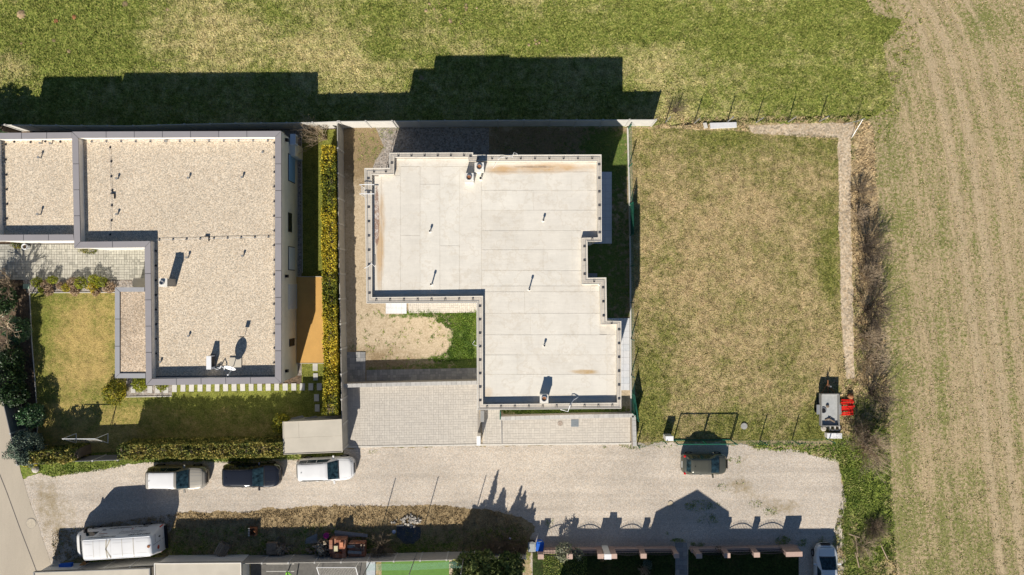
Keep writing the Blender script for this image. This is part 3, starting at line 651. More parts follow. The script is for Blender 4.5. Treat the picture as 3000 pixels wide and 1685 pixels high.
def kerb(name, pts, w, h, mat, label, seg=1.0):
    root = thing(name, label, None, W(*pts[0]), kind='structure')
    for a, b in zip(pts, pts[1:]):
        A, B = Vector(W(*a)), Vector(W(*b)); L = (B - A).length; n = max(1, round(L / seg)); ang = math.atan2((B - A).y, (B - A).x)
        for i in range(n):
            c = A.lerp(B, (i + .5) / n); MB().box(c.x, c.y, .0, L / n - .012, w, h, ang).build('kerbstone', mat, root)
    return root
kerb('driveway_kerb', [(1016, 1309), (1398, 1303), (1850, 1299)], .14, .09, M_kerb, 'white kerb between driveway and gravel lane')
kerb('patio_edging', [(88, 858), (338, 857)], .06, .07, M_kerb, 'thin concrete edging between bed and golden lawn')
kerb('lawn_edging', [(88, 858), (94, 1000), (104, 1120), (112, 1240), (104, 1326)], .05, .07, M_kerb, 'concrete edging along the left side of the golden lawn')
kerb('drip_edging', [(884, 384), (886, 800)], .05, .06, M_kerb, 'edging beside the dark chipping strip')
kerb('bed_edging', [(368, 1163), (503, 1161)], .06, .07, M_kerb, 'edging of the grey gravel bed')
kerb('track_rail', [(1422, 1235), (1424, 1300)], .03, .075, M_silver, 'steel rail of the sliding gate beside the white pillar', 5)
kerb('gate_rail', [(1470, 1232), (1471, 1300)], .04, .075, M_silver, 'steel rail set across the front paving', 5)
kerb('fence_plinth', [(1838, 375), (1843, 560), (1846, 740), (1848, 1205), (1862, 1222)], .12, .16, M_kerb, 'concrete plinth under the green wire fence', 2.6)
# stepping slabs
root = thing('garden_path', 'row of light stepping slabs set in the grass', None, W(700, 1138), kind='structure')
spots = [(512, 1138)] + [(512 + 24.95 * i, 1137 - .25 * i) for i in range(1, 18)] + [(924, 1076), (925, 1104), (928, 1165), (930, 1195)]
spots += [(391, 1141), (415, 1141), (440, 1141), (463, 1141), (487, 1141)]
for x, y in spots:
    X, Y, _ = W(x, y); MB().box(X, Y, .0, .39 + random.uniform(-.02, .02), .57, .06 + random.uniform(0, .01), random.uniform(-.03, .03)).build('slab', M_slab, root)
# ================================================================ BUILDINGS AND WALLS
def lerp2(a, b, t): return (a[0] + (b[0] - a[0]) * t, a[1] + (b[1] - a[1]) * t)
def quad_slab(q, h, z0, z1, gap=0):
    """q: four photo points surveyed at height h; extruded between z0 and z1, shrunk by gap metres along its first direction"""
    P = [Vector(W(x, y, h)) for x, y in q]
    if gap:
        for a, b in ((0, 1), (3, 2)):
            d = (P[b] - P[a]).normalized() * gap / 2; P[a] = P[a] + d; P[b] = P[b] - d
    return MB().prism([(p.x, p.y) for p in P], z0, z1)
def coping(parent, outer, inner, h, z0, z1, mat, closed=True, step=2.12, skip=()):
    n = len(outer)
    for i in range(n if closed else n - 1):
        if i in skip: continue
        a, b, c, d = outer[i], outer[(i + 1) % n], inner[(i + 1) % n], inner[i]
        L = (Vector(W(*b, h)) - Vector(W(*a, h))).length; m = max(1, round(L / step))
        A, B, D, C = (Vector(W(*q, h)) for q in (a, b, d, c)); u = (B - A).normalized(); Lo = (B - A).length
        d0, d1 = (D - A).dot(u), (C - A).dot(u); nrm = Vector((-u.y, u.x, 0)); wdt = ((D - A).dot(nrm) + (C - A).dot(nrm)) / 2
        lo, hi = max(0, d0), min(Lo, d1); cuts = [lo + (hi - lo) * k / m for k in range(m + 1)]
        for k in range(m):
            o0, o1 = (0 if k == 0 else cuts[k]), (Lo if k == m - 1 else cuts[k + 1]); i0, i1 = (d0 if k == 0 else cuts[k]), (d1 if k == m - 1 else cuts[k + 1])
            g = .022
            P = [A + u * (o0 + g), A + u * (o1 - g), A + u * (i1 - g) + nrm * wdt, A + u * (i0 + g) + nrm * wdt]
            MB().prism([(p.x, p.y) for p in P], z0, z1).build('coping_panel', mat, parent)
        MB().prism([(p.x, p.y) for p in (A, B, C, D)], z0 - .01, z1 - .025).build('coping_bed', M_upstand, parent)
def ring(outer, inner, h, z0, z1, closed=True, skip=()):
    mb = MB(); n = len(outer)
    for i in range(n if closed else n - 1):
        if i in skip: continue
        q = [outer[i], outer[(i + 1) % n], inner[(i + 1) % n], inner[i]]
        P = [W(x, y, h)[:2] for x, y in q]; mb.prism(P, z0, z1)
    return mb
def shrink(poly, d):
    """offset a metric polygon inward by d"""
    n = len(poly); a = sum(poly[i][0] * poly[(i + 1) % n][1] - poly[(i + 1) % n][0] * poly[i][1] for i in range(n))
    s = 1 if a > 0 else -1; out = []
    for i in range(n):
        p0, p1, p2 = Vector(poly[i - 1]), Vector(poly[i]), Vector(poly[(i + 1) % n])
        e1, e2 = (p1 - p0).normalized(), (p2 - p1).normalized(); n1, n2 = Vector((-e1.y, e1.x)) * s, Vector((-e2.y, e2.x)) * s
        m = (n1 + n2); m = m / max(.3, m.dot(n1)); out.append(tuple(p1 + m * d))
    return out

# ---------------------------------------------------------------- grey roofed house (left)
HL = thing('flat_roofed_house', 'single storey house with beige gravel roof and grey coping, left of the hedge', 'house', W(500, 760))
h = 4.15
outA = [(211, 386), (824, 384), (824, 1123), (428, 1129), (424, 725), (218, 727)]
innA = [(229, 404), (806, 402), (806, 1106), (445, 1109), (441, 707), (236, 708)]
outB = [(-34, 390), (211, 388), (218, 705), (-30, 706)]; innB = [(-10, 408), (212, 406), (216, 687), (-4, 688)]
mA = [W(x, y, h)[:2] for x, y in outA]; iA = [W(x, y, h)[:2] for x, y in innA]
MB().prism(shrink(mA, .06), 0, 3.45).build('wall', M_eastwall, HL)
w2 = ring([(x, y) for x, y in outA], innA, h, 3.45, h - .05); w2.build('parapet', M_whitewall, HL)
MB().prism(shrink(iA, .01), 3.455, 3.55).build('roof', M_roofgravel, HL)
coping(HL, outA, innA, h, h - .045, h + .02, M_coping)
hb = 3.95
mB = [W(x, y, hb)[:2] for x, y in outB]
MB().prism(shrink(mB, .06), 0, 3.3).build('wall', M_whitewall, HL)
ring(outB, innB, hb, 3.3, hb - .05).build('parapet', M_whitewall, HL)
MB().prism(shrink([W(x, y, hb)[:2] for x, y in [(-14, 400), (214, 400), (216, 690), (-14, 692)]], .01), 3.305, 3.42).build('roof', M_roofgravel, HL)
coping(HL, outB, innB, hb, hb - .045, hb + .02, M_coping, skip=(1,))
# annex strip roof
ha = 3.15
outC = [(337, 842), (424, 842), (427, 1108), (337, 1108)]; innC = [(351, 855), (424, 855), (427, 1094), (351, 1094)]
cC = [W(x, y, ha)[:2] for x, y in [(337, 842), (432, 842), (432, 1108), (337, 1108)]]
MB().prism(shrink(cC, .05), 0, 2.75).build('wall', M_whitewall, HL)
ring(outC, innC, ha, 2.75, ha - .04, skip=(1,)).build('parapet', M_upstand, HL)
MB().prism([W(x, y, ha)[:2] for x, y in [(349, 853), (430, 853), (430, 1096), (349, 1096)]], 2.755, 3.08).build('roof', M_roofgravel2, HL)
coping(HL, outC, innC, ha, ha - .04, ha + .02, M_copinglite, skip=(1,))
# dark membrane upstand inside the parapets
for a, b in (((237, 420), (240, 706)), ((447, 712), (451, 1106)), ((448, 1105), (804, 1103))):
    A, B = Vector(W(*a, 3.6)), Vector(W(*b, 3.6)); c = (A + B) / 2; d = B - A
    MB().box(c.x, c.y, 3.55, d.length, .30 if a[0] < 447 else .16, .05, math.atan2(d.y, d.x)).build('membrane_strip', M_upstand, HL)
mb = MB()
for i in range(28):
    p = W(2 + random.uniform(-6, 5), 415 + i * 9, 3.5); mb.box(p[0], p[1], 3.42, random.uniform(.25, .5), .10, .08, random.uniform(-.5, .1))
mb.build('folded_foil', M_silver, HL)
# wire supports of the lightning conductor
sup = [(268 + 43 * i, 414 - .2 * i) for i in range(13)] + [(803 - (i % 2), 418 + 43 * i) for i in range(16)] + [(456 + 3 * (i // 8), 735 + 43 * i) for i in range(8)]
sup += [(466 + 40 * i, 703 - 1.1 * i) for i in range(9)] + [(322, 432), (325, 473), (325, 517), (328, 558), (327, 602), (326, 646), (322, 687)]
base = MB().lathe(0, 0, [(.085, 0), (.08, .05), (.03, .07), (.025, .11)], 8).build('wire_support', M_darkmetal, HL, local=True)
for i, (x, y) in enumerate(sup):
    o = base if i == 0 else bpy.data.objects.new('wire_support', base.data)
    if i: COL.objects.link(o); o.parent = HL
    o.location = Vector(W(x, y, 3.6)) - HL.location; o.location.z = 3.545
supB = [(15, 423), (40, 415), (88, 416), (131, 414), (175, 415), (15, 468), (17, 512), (18, 555), (19, 598), (18, 641)]
for x, y in supB:
    o = bpy.data.objects.new('wire_support', base.data); COL.objects.link(o); o.parent = HL
    o.location = Vector(W(x, y, 3.5)) - HL.location; o.location.z = 3.415
wr = MB()
for path in ([s for s in sup[:13]] + [(800, 416)], sup[13:29], [(441, 704)] + sup[37:46] + [(803, 694)], sup[46:]):
    wr.tube([(*W(x, y, 3.6)[:2], 3.66) for x, y in path], .012, 4)
wr.build('conductor_wire', M_silver, HL)
for x, y, hh in ((345, 524, .32), (554, 522, .32), (711, 520, .32), (345, 628, .32), (551, 755, .38), (713, 750, .35), (554, 984, .26), (116, 462, .3), (115, 628, .35), (471, 1060, .25), (769, 446, .12), (148, 420, .2), (118, 419, .2), (488, 414, .2)):
    p = W(x, y, 3.6); MB().lathe(p[0], p[1], [(.05, 3.4), (.05, 3.5 + hh - .08), (.09, 3.5 + hh - .08), (.09, 3.5 + hh)], 10).build('vent_pipe', M_greymetal, HL)
# small dark bars set in angled pairs
for x, y, w_, l_ in ((330, 568, .34, .04), (336, 576, .04, .34), (607, 692, .35, .04), (612, 700, .04, .35)):
    p = W(x, y, 3.6); MB().box(p[0], p[1], 3.56, w_, l_, .12).build('dark_bar', M_darkmetal, HL)
# chimney
ch = thing('roof_chimney', 'square white capped chimney with round flue on the beige gravel roof', 'chimney', W(499, 828, 3.55))
pc = W(478, 828, 4.95)
MB().box(pc[0], pc[1], 3.56, .56, .58, 1.36).build('stack', M_greymetal, ch)
MB().box(pc[0], pc[1], 4.92, .62, .64, .06).build('cap', M_offwhite, ch)
MB().lathe(pc[0] - .05, pc[1], [(.17, 4.98), (.17, 5.12), (.13, 5.12), (.13, 5.0)], 16).build('flue', M_silver, ch)
# heat pump box, dish, slab on the roof
ac = thing('rooftop_unit', 'white air conditioning box standing on the gravel roof near its south edge', 'air conditioner', W(622, 1064, 3.6))
p = W(612, 1063, 4.3); MB().box(p[0], p[1], 3.62, .36, 1.0, .72).build('casing', M_white, ac)
MB().box(p[0] + .186, p[1] + .05, 3.70, .012, .78, .56).build('fan_grille', M_darkmetal, ac)
MB().tube([(p[0] + .2, p[1] - .5, 3.7), (p[0] + .5, p[1] - .56, 3.95), (p[0] + .65, p[1] - .42, 3.62)], .03, 6).build('pipe', M_white, ac)
MB().box(p[0], p[1], 3.55, .4, 1.1, .07).build('foot', M_darkmetal, ac)
sl = MB(); p = W(690, 1064, 3.6); sl.box(p[0], p[1], 3.56, .92, .86, .09); tag(sl.build('ballast_slab', M_cap), 'square beige ballast slab under the satellite dish', 'slab')
ds = thing('satellite_dish', 'tilted white satellite dish on a mast above the ballast slab', 'satellite dish', W(676, 1075, 3.6))
p = Vector(W(676, 1075, 4.2)); p.z = 3.65
MB().tube([p, p + Vector((0, 0, .75))], .03, 8).build('mast', M_silver, ds)
dish = MB(); R = Matrix.Rotation(math.radians(62), 3, 'X') ; Rz = Matrix.Rotation(math.radians(-8), 3, 'Z'); vs = [Vector((0, 0, -.08))]; fs = []
for r in (1, 2, 3, 4):
    for k in range(24):
        a = k / 24 * 2 * math.pi; rr = r / 4 * .42; vs.append(Vector((rr * math.cos(a), rr * math.sin(a) * 1.1, -.08 + .08 * (r / 4) ** 2)))
fs += [(0, 1 + k, 1 + (k + 1) % 24) for k in range(24)]
for r in range(3):
    for k in range(24): fs.append((1 + r * 24 + k, 1 + (r + 1) * 24 + k, 1 + (r + 1) * 24 + (k + 1) % 24, 1 + r * 24 + (k + 1) % 24))
cdish = p + Vector((.1, -.05, .95)); dish.add([cdish + Rz @ (R @ v) for v in vs], fs); dish.build('reflector', M_white, ds, smooth=True)
tip = cdish + Rz @ (R @ Vector((0, -.1, .5))); MB().tube([cdish + Rz @ (R @ Vector((0, -.42, 0))), tip], .018, 5).build('feed_arm', M_silver, ds)
MB().box(tip.x, tip.y, tip.z - .05, .09, .09, .14).build('receiver', M_white, ds)
hs = MB(); p = Vector(W(650, 1078, 3.65)); hs.tube([p + Vector((-.35, .05, 0)), p + Vector((-.1, .0, .12)), p + Vector((.05, .18, .3)), p + Vector((.25, .0, .15)), p + Vector((.2, -.2, 0))], .045, 7)
tag(hs.build('white_pipe', M_white), 'bent white insulated pipe between rooftop box and dish', 'pipe')
an = MB(); p = Vector(W(716, 985, 3.6)); an.tube([p, p + Vector((0, 0, .6))], .02, 6).box(p.x, p.y, p.z + .45, .3, .05, .35); tag(an.build('roof_antenna', M_darkmetal), 'small dark antenna plate on the gravel roof above the dish', 'antenna')
# east wall things: windows, lamps, heat pump
Xw = (824 - 1500) / PPM * (1 - h / CAMH) - .055
def on_east(y0, y1, z0, z1, mat, name, parent, fr=None, dx=.02):
    ya = (842.5 - y0) / PPM * (1 - (z0 + z1) / 2 / CAMH); yb = (842.5 - y1) / PPM * (1 - (z0 + z1) / 2 / CAMH)
    f = None
    if fr: f = MB().box(Xw + .0, (ya + yb) / 2, z0 - .06, .06, abs(ya - yb) + .12, z1 - z0 + .12).build(name, fr, parent)
    o = MB().box(Xw + .02, (ya + yb) / 2, z0, .06, abs(ya - yb), z1 - z0).build('pane' if fr else name, mat, f or parent)
    return o
on_east(457, 532, .85, 2.36, M_blueblind, 'window', HL, M_darkmetal)
on_east(626, 678, 1.6, 2.36, M_windark, 'window', HL, M_darkmetal)
on_east(725, 790, .85, 2.36, M_paleblind, 'window', HL, M_darkmetal)
on_east(833, 905, .25, 2.36, M_paleblind, 'window', HL, M_offwhite)
on_east(994, 1012, .95, 2.1, M_windark, 'window', HL, M_darkmetal)
for y in (408, 809, 1088):
    Y = (842.5 - y) / PPM * .94; MB().box(Xw + .12, Y, 2.9, .2, .22, .3).build('wall_lamp', M_black, HL)
hp = thing('heat_pump', 'white outdoor unit on the cream wall behind the bare shrub', 'heat pump', (Xw + .3, (842.5 - 425) / PPM * .96, 0))
Yh = (842.5 - 410) / PPM * .965
MB().box(Xw + .30, Yh, 1.6, .42, .82, .62).build('casing', M_paleblind, hp)
MB().box(Xw + .52, Yh, 1.68, .015, .55, .46).build('fan_grille', M_greymetal, hp)
MB().box(Xw + .2, Yh - .75, .0, .42, 1.0, 2.0).build('shelf_box', M_eastwall, hp)
MB().tube([(*W(868, 425)[:2], .3), (*W(873, 450)[:2], .05), (*W(874, 560)[:2], .04), (*W(880, 640)[:2], .04), (*W(878, 686)[:2], .04)], .025, 6).build('garden_hose', M_greymetal)
tag(bpy.data.objects['garden_hose'], 'long grey hose lying along the dark chipping strip', 'hose')
dk = thing('terrace_cover', 'ochre sheet covered terrace deck against the cream east wall', 'terrace', W(910, 937))
MB().prism([W(x, y)[:2] for x, y in [(872, 812), (951, 812), (953, 1062), (872, 1062)]], 0, .34).build('deck', M_deck, dk)
MB().prism([W(x, y)[:2] for x, y in [(870, 1062.5), (953, 1062.5), (953, 1064), (870, 1064)]], 0, .36).build('edge_trim', M_cap, dk)
MB().prism([W(x, y)[:2] for x, y in [(870, 810), (953, 810), (953, 811.7), (870, 811.7)]], 0, .36).build('edge_trim', M_cap, dk)
# service box at patio
bx = thing('bin_store', 'flat grey storage box at the east end of the patio', 'storage box', W(410, 830))
MB().prism([W(x, y, 1.1)[:2] for x, y in [(390, 817), (423, 817), (423, 842), (390, 842)]], .05, 1.05).build('body', M_greymetal, bx)
MB().prism([W(x, y, 1.1)[:2] for x, y in [(388, 815), (424, 815), (424, 843), (388, 843)]], 1.05, 1.1).build('lid', M_cap, bx)
tl = thing('plant_pot', 'round white plant pot on the patio by the white wall', 'pot', W(84, 724))
MB().lathe(*W(85, 724)[:2], [(.16, .06), (.24, .5), (.24, .55), (.18, .55), (.16, .45)], 18).build('pot', M_white, tl)
MB().lathe(*W(85, 724)[:2], [(.17, .44), (.16, .47)], 12).build('soil', M_soil, tl)
tag(MB().prism([W(x, y)[:2] for x, y in [(69, 832), (87, 832), (87, 846), (69, 846)]], 0, .08).build('inspection_cover', plain('green_cover', (.30, .42, .32), .7)), 'square pale green inspection cover in the planting bed', 'cover')

# ---------------------------------------------------------------- white roofed house (main)
HM = thing('white_roofed_house', 'large two storey house with pale membrane roof and stepped outline', 'house', W(1450, 820))
h = 6.65; hr = 6.30
outM = [(1068, 493), (1141, 492), (1141, 448), (1386, 447), (1386, 454), (1762, 453), (1763, 707), (1721, 707), (1722, 814), (1776, 813), (1778, 940), (1820, 941), (1820, 1197), (1398, 1201), (1396, 888), (1074, 889)]
innM = [(1089, 512), (1154, 511), (1155, 461), (1371, 460), (1372, 472), (1749, 472), (1752, 696), (1704, 697), (1705, 833), (1758, 832), (1761, 951), (1808, 950), (1808, 1180), (1415, 1185), (1415, 867), (1090, 871)]
mM = [W(x, y, h)[:2] for x, y in outM]; iM = [W(x, y, h)[:2] for x, y in innM]
MB().prism(shrink(mM, .10), 0, 6.2).build('wall', M_whitewall, HM)
MB().prism(shrink(mM, .02), 6.2, 6.28).build('roof_deck', M_offwhite, HM)
ring(outM, innM, h, 6.28, h).build('parapet', M_parapet, HM)
def sub_ring(poly_a, poly_b, ta, tb): return [lerp2(a, b, ta) for a, b in zip(poly_a, poly_b)], [lerp2(a, b, tb) for a, b in zip(poly_a, poly_b)]
a, b = sub_ring(outM, innM, .0, .10); ring(a, b, h, h + .001, h + .03).build('edge_lath', M_offwhite, HM)
a, b = sub_ring(outM, innM, .30, .40); ring(a, b, h, h + .001, h + .012).build('sealing_strip', M_greymetal, HM)
a, b = sub_ring(outM, innM, .62, .72); ring(a, b, h, h + .001, h + .010).build('sealing_strip', M_parapet, HM)
a, b = sub_ring(outM, innM, .93, 1.0); ring(a, b, h, h + .001, h + .025).build('edge_lath', M_offwhite, HM)
MB().prism(shrink(iM, -.02), 6.28, hr).build('roof', plain('seam_dirt', (.66, .615, .53), .8, var=.15, scale=2), HM)
# membrane sheets
def msheet(x0, y0, x1, y1, dz):
    A, B = W(x0, y0, hr), W(x1, y1, hr)
    MB().box((A[0] + B[0]) / 2, (A[1] + B[1]) / 2, hr + .001, abs(B[0] - A[0]) - .003, abs(A[1] - B[1]) - .003, .008 + dz * 3).build('membrane_sheet', M_membrane, HM)
xs = [1093, 1118, 1173, 1231, 1289, 1346, 1411]
for i in range(6):
    top = 514 if i < 1 else 489
    if i == 1: msheet(1118, 514, 1173, 862, .003); continue
    cut = [862, 862, 690, 540, 720, 862, 862][i]
    msheet(xs[i] + .3, top, xs[i + 1] - .3, cut, .001 * (i % 3) + .002)
    if cut < 860: msheet(xs[i] + .3, cut + .6, xs[i + 1] - .3, 862, .001 * ((i + 1) % 3) + .003)
msheet(1158, 465, 1405, 488, .006); msheet(1158, 488.4, 1172, 512, .004)
ys = [476, 504, 558, 616, 676, 732, 793, 838, 855, 918, 981, 1040, 1097, 1165]
for j in range(len(ys) - 1):
    y0, y1 = ys[j], ys[j + 1]
    xl = 1412 if y1 <= 856 else 1419
    xr = 1748 if y1 <= 677 else 1702 if y1 <= 800 else 1702 if y1 <= 840 else 1756 if y1 <= 920 else 1757 if y1 < 985 else 1804
    cut = xl + [0, .78, .45, .36, 0, .62, .8, 0, .35, .40, .28, .25, 0][j] * (xr - xl)
    edge = xr - 26
    segs = [xl, edge, xr] if cut == xl else [xl, min(cut, edge - 8), edge, xr]
    for k, (u, v) in enumerate(zip(segs, segs[1:])): msheet(u + .3, y0 + .3, v - .3, y1 - .3, .002 * ((j + k) % 3) + .001)
msheet(1419, 1165.4, 1804, 1178, .004)
# parapet brackets
bm_ = MB(); bm_.box(0, -.055, 0, .035, .16, .035).box(0, .055, 0, .035, .16, .035)
bm_ = MB().box(-.05, 0, 0, .025, .17, .05).box(.05, 0, 0, .025, .17, .05).box(0, .085, 0, .125, .03, .055)
br0 = bm_.build('parapet_bracket', plain('bracket_metal', (.10, .10, .105), .5), HM, local=True); first = True
mids = [lerp2(a, b, .5) for a, b in zip(outM, innM)]
for i in range(16):
    A, B = Vector(W(*mids[i], h)), Vector(W(*mids[(i + 1) % 16], h)); L = (B - A).length; m = max(1, round(L / 1.0)); ang = math.atan2((B - A).y, (B - A).x)
    for k in range(m):
        c = A.lerp(B, (k + .5) / m); o = br0 if first else bpy.data.objects.new('parapet_bracket', br0.data)
        if not first: COL.objects.link(o); o.parent = HM
        first = False
        o.location = Vector((c.x, c.y, h + .002)) - HM.location; o.rotation_euler = (0, 0, ang + math.pi)
# chimneys and vents
def chimney(x, y, hh, label, post=True, w=.62):
    t = thing('roof_chimney', label, 'chimney', W(x, y, hr))
    zt = hr + hh; p = W(x, y, zt)
    MB().box(p[0], p[1], hr + .01, w, w, hh - .05).build('stack', M_offwhite, t)
    MB().box(p[0], p[1], zt - .04, w + .05, w + .05, .04).build('cap', M_offwhite, t)
    MB().lathe(p[0], p[1] + .02, [(.20, zt), (.20, zt + .10), (.15, zt + .10), (.15, zt + .005)], 20).build('flue', M_silver, t)
    MB().lathe(p[0], p[1] + .02, [(.148, zt + .004), (.148, zt + .03)], 18).build('flue_opening', M_rust, t)
    if post: MB().box(p[0] + w / 2 - .02, p[1] + .06, zt, .07, .5, .12).build('side_rail', M_white, t)
    return t
chimney(1374, 521, .75, 'white chimney nearer the centre of the pale roof, left of the pair')
chimney(1404, 490, .80, 'white chimney close to the north parapet, right of the pair')
chimney(1594, 1169, .85, 'white chimney standing against the south parapet', post=False, w=.56)
def vent(x, y, hh, label, r=.055):
    t = thing('vent_pipe', label, 'vent pipe', W(x, y, hr)); p = W(x, y, hr + hh)
    MB().lathe(p[0], p[1], [(.16, hr + .006), (r + .02, hr + .05), (r, hr + .07), (r, hr + hh - .1), (r * 1.7, hr + hh - .1), (r * 1.7, hr + hh)], 14).build('pipe', M_offwhite, t)
    MB().lathe(p[0], p[1], [(r * 1.2, hr + hh), (r * 1.2, hr + hh + .01)], 12).build('opening', M_black, t)
vent(1408, 522, .55, 'white vent pipe just below the pair of chimneys', .07)
vent(1259, 677, .36, 'short vent pipe in the middle of the west roof wing', .05)
vent(1262, 833, .72, 'tall vent pipe near the south edge of the west roof wing', .05)
vent(1592, 645, .36, 'short vent pipe in the upper part of the east roof wing', .05)
vent(1551, 848, .72, 'tall vent pipe in the middle of the east roof wing', .05)
vent(1595, 1013, .34, 'short vent pipe in the lower part of the east roof wing', .05)
vent(1758, 833, .12, 'stubby vent at the inner corner of the stepped east parapet', .05)
lad = thing('roof_ladder', 'white tubular ladder top hooked over the west parapet', 'ladder', W(1075, 555))
for y in (541, 568):
    p = [W(1053, y, h - .1), W(1058, y, h + .15), W(1097, y, h + .15)]; MB().tube([(q[0], q[1], z) for q, z in zip(p, (h - .15, h + .22, h + .18))], .028, 6).build('rail', M_white, lad)
    q = W(1054, y, h); MB().tube([(q[0], q[1], .1), (q[0], q[1], h)], .022, 6).build('stile', M_white, lad)
for k in range(1, 18):
    a, b = W(1054, 541, h), W(1054, 568, h); MB().tube([(a[0], a[1], k * .36), (b[0], b[1], k * .36)], .015, 5, cap=False).build('rung', M_white, lad)
def cable(pts, label, r=.02, mat=M_white):
    tag(MB().tube([(*W(x, y, z)[:2], z) for x, y, z in pts], r, 6).build('cable_loop', mat), label, 'cable')
cable([(1067, 786, 6.5), (1078, 781, 6.75), (1088, 772, 6.8), (1098, 781, 6.4)], 'white cable bent over the west parapet')
cable([(1445, 493, 6.35), (1455, 475, 6.55), (1464, 462, 6.75), (1478, 460, 6.8), (1500, 458, 6.75)], 'white cable trailing over the north parapet', .014)
cable([(1500, 461, 6.7), (1506, 447, 6.95), (1514, 450, 6.9), (1517, 456, 6.7)], 'thin cable hoop on the north parapet', .012)
cable([(1695, 1163, 6.35), (1680, 1172, 6.6), (1670, 1188, 6.85), (1664, 1206, 6.6), (1642, 1200, 6.3)], 'white cable curving over the south parapet', .026)
cable([(1405, 1013, 6.7), (1392, 1013, 6.55), (1384, 1008, 6.3), (1391, 998, 6.3)], 'white cable end over the courtyard parapet', .016)
tag(MB().box(*W(1736, 807)[:2], .02, .75, .34, .06).build('drain_grate', M_greymetal), 'small steel grate beside the stepped east wall', 'grate')

# ---------------------------------------------------------------- concrete panel fences
def panel_fence(name, pts, hgt, mat, pmat, label, step=2.06, group=None):
    A0 = W(*pts[0]); root = thing(name, label, 'fence', A0, group)
    pm = None; cum = [0]; P = [Vector(W(*p)) for p in pts]
    for a, b in zip(P, P[1:]): cum.append(cum[-1] + (b - a).length)
    n = max(1, round(cum[-1] / step))
    def at(s):
        for i in range(len(P) - 1):
            if s <= cum[i + 1] + 1e-6: return P[i].lerp(P[i + 1], (s - cum[i]) / (cum[i + 1] - cum[i]))
        return P[-1]
    S = [at(cum[-1] * k / n) for k in range(n + 1)]
    postmesh = None
    for k in range(n + 1):
        if postmesh is None:
            o = MB().box(0, 0, 0, .13, .13, hgt + .05).build('fence_post', pmat, root, local=True); postmesh = o.data
        else: o = bpy.data.objects.new('fence_post', postmesh); COL.objects.link(o); o.parent = root
        o.location = S[k] - root.location
        d = S[min(k + 1, n)] - S[max(k - 1, 0)]; o.rotation_euler = (0, 0, math.atan2(d.y, d.x))
    for k in range(n):
        a, b = S[k], S[k + 1]; d = b - a; L = d.length - .14; ang = math.atan2(d.y, d.x); mb = MB()
        for r in range(4): mb.box(0, 0, r * hgt / 4 + .01, L, .05, hgt / 4 - .014)
        mb.box(0, 0, .01, L - .01, .03, hgt - .04)
        o = mb.build('concrete_panel', mat, root, local=True); o.location = (a + b) / 2 - root.location; o.rotation_euler = (0, 0, ang)
    return root
def top2ground(x, y, h):
    k = 1 - h / CAMH; return (1500 + (x - 1500) * k, 842.5 + (y - 842.5) * k)
tp = lambda pts, h: [top2ground(x, y, h) for x, y in pts]
hf = 2.05
panel_fence('north_fence', tp([(-60, 365), (200, 368), (380, 369), (500, 365), (700, 361), (925, 359), (990, 356)], hf), hf, M_fenceN, M_post, 'concrete panel fence behind the grey roofed house')
bpy.data.objects['north_fence'].name = 'concrete_fence'
panel_fence('concrete_fence', tp([(994, 356), (1500, 352), (1922, 351)], hf), hf, M_fenceN, M_post, 'pale concrete panel fence behind the white roofed house', 2.1)
panel_fence('concrete_fence', tp([(988, 360), (992, 700), (998, 1000), (1003, 1318)], 1.9), 1.9, M_fence, M_post, 'beige concrete fence running beside the tall golden hedge', 2.0)
panel_fence('concrete_fence', tp([(150, 1680), (420, 1657), (720, 1651), (1100, 1646), (1300, 1641), (1540, 1637)], 1.65), 1.65, M_fence, M_post, 'concrete fence along the south edge of the lane behind the van', 2.05)
panel_fence('concrete_fence', tp([(50, 1362), (190, 1353), (345, 1348)], 1.8), 1.8, M_fenceG, M_post, 'grey fence behind the roadside hedge in front of the golden lawn', 2.05)
panel_fence('concrete_fence', tp([(-20, 1090), (12, 1190), (50, 1362)], 1.9), 1.9, M_fenceG, M_post, 'grey fence between road and dark shrub bed', 2.3)
# low block walls
def block_wall(pts, w, hgt, label, mat=M_block, cols=.4):
    t = thing('block_wall', label, 'wall', W(*pts[0]))
    for a, b in zip(pts, pts[1:]):
        A, B = Vector(W(*a)), Vector(W(*b)); d = B - A; L = d.length; ang = math.atan2(d.y, d.x); c = (A + B) / 2
        MB().box(c.x, c.y, 0, L, w * .94, hgt - .08, ang).build('wall_core', M_joint, t)
        n = max(1, round(L / cols))
        for k in range(n):
            p = A.lerp(B, (k + .5) / n); MB().box(p.x, p.y, hgt - .08, L / n - .014, w, .08, ang).build('cap_block', mat, t)
    return t
block_wall([(1014, 1124), (1210, 1119), (1399, 1115)], .30, 1.25, 'low grey block wall between courtyard and driveway')
block_wall([(1468, 1220), (1650, 1215), (1851, 1211), (1854, 1300)], .30, .95, 'low grey block wall around the paved front yard')
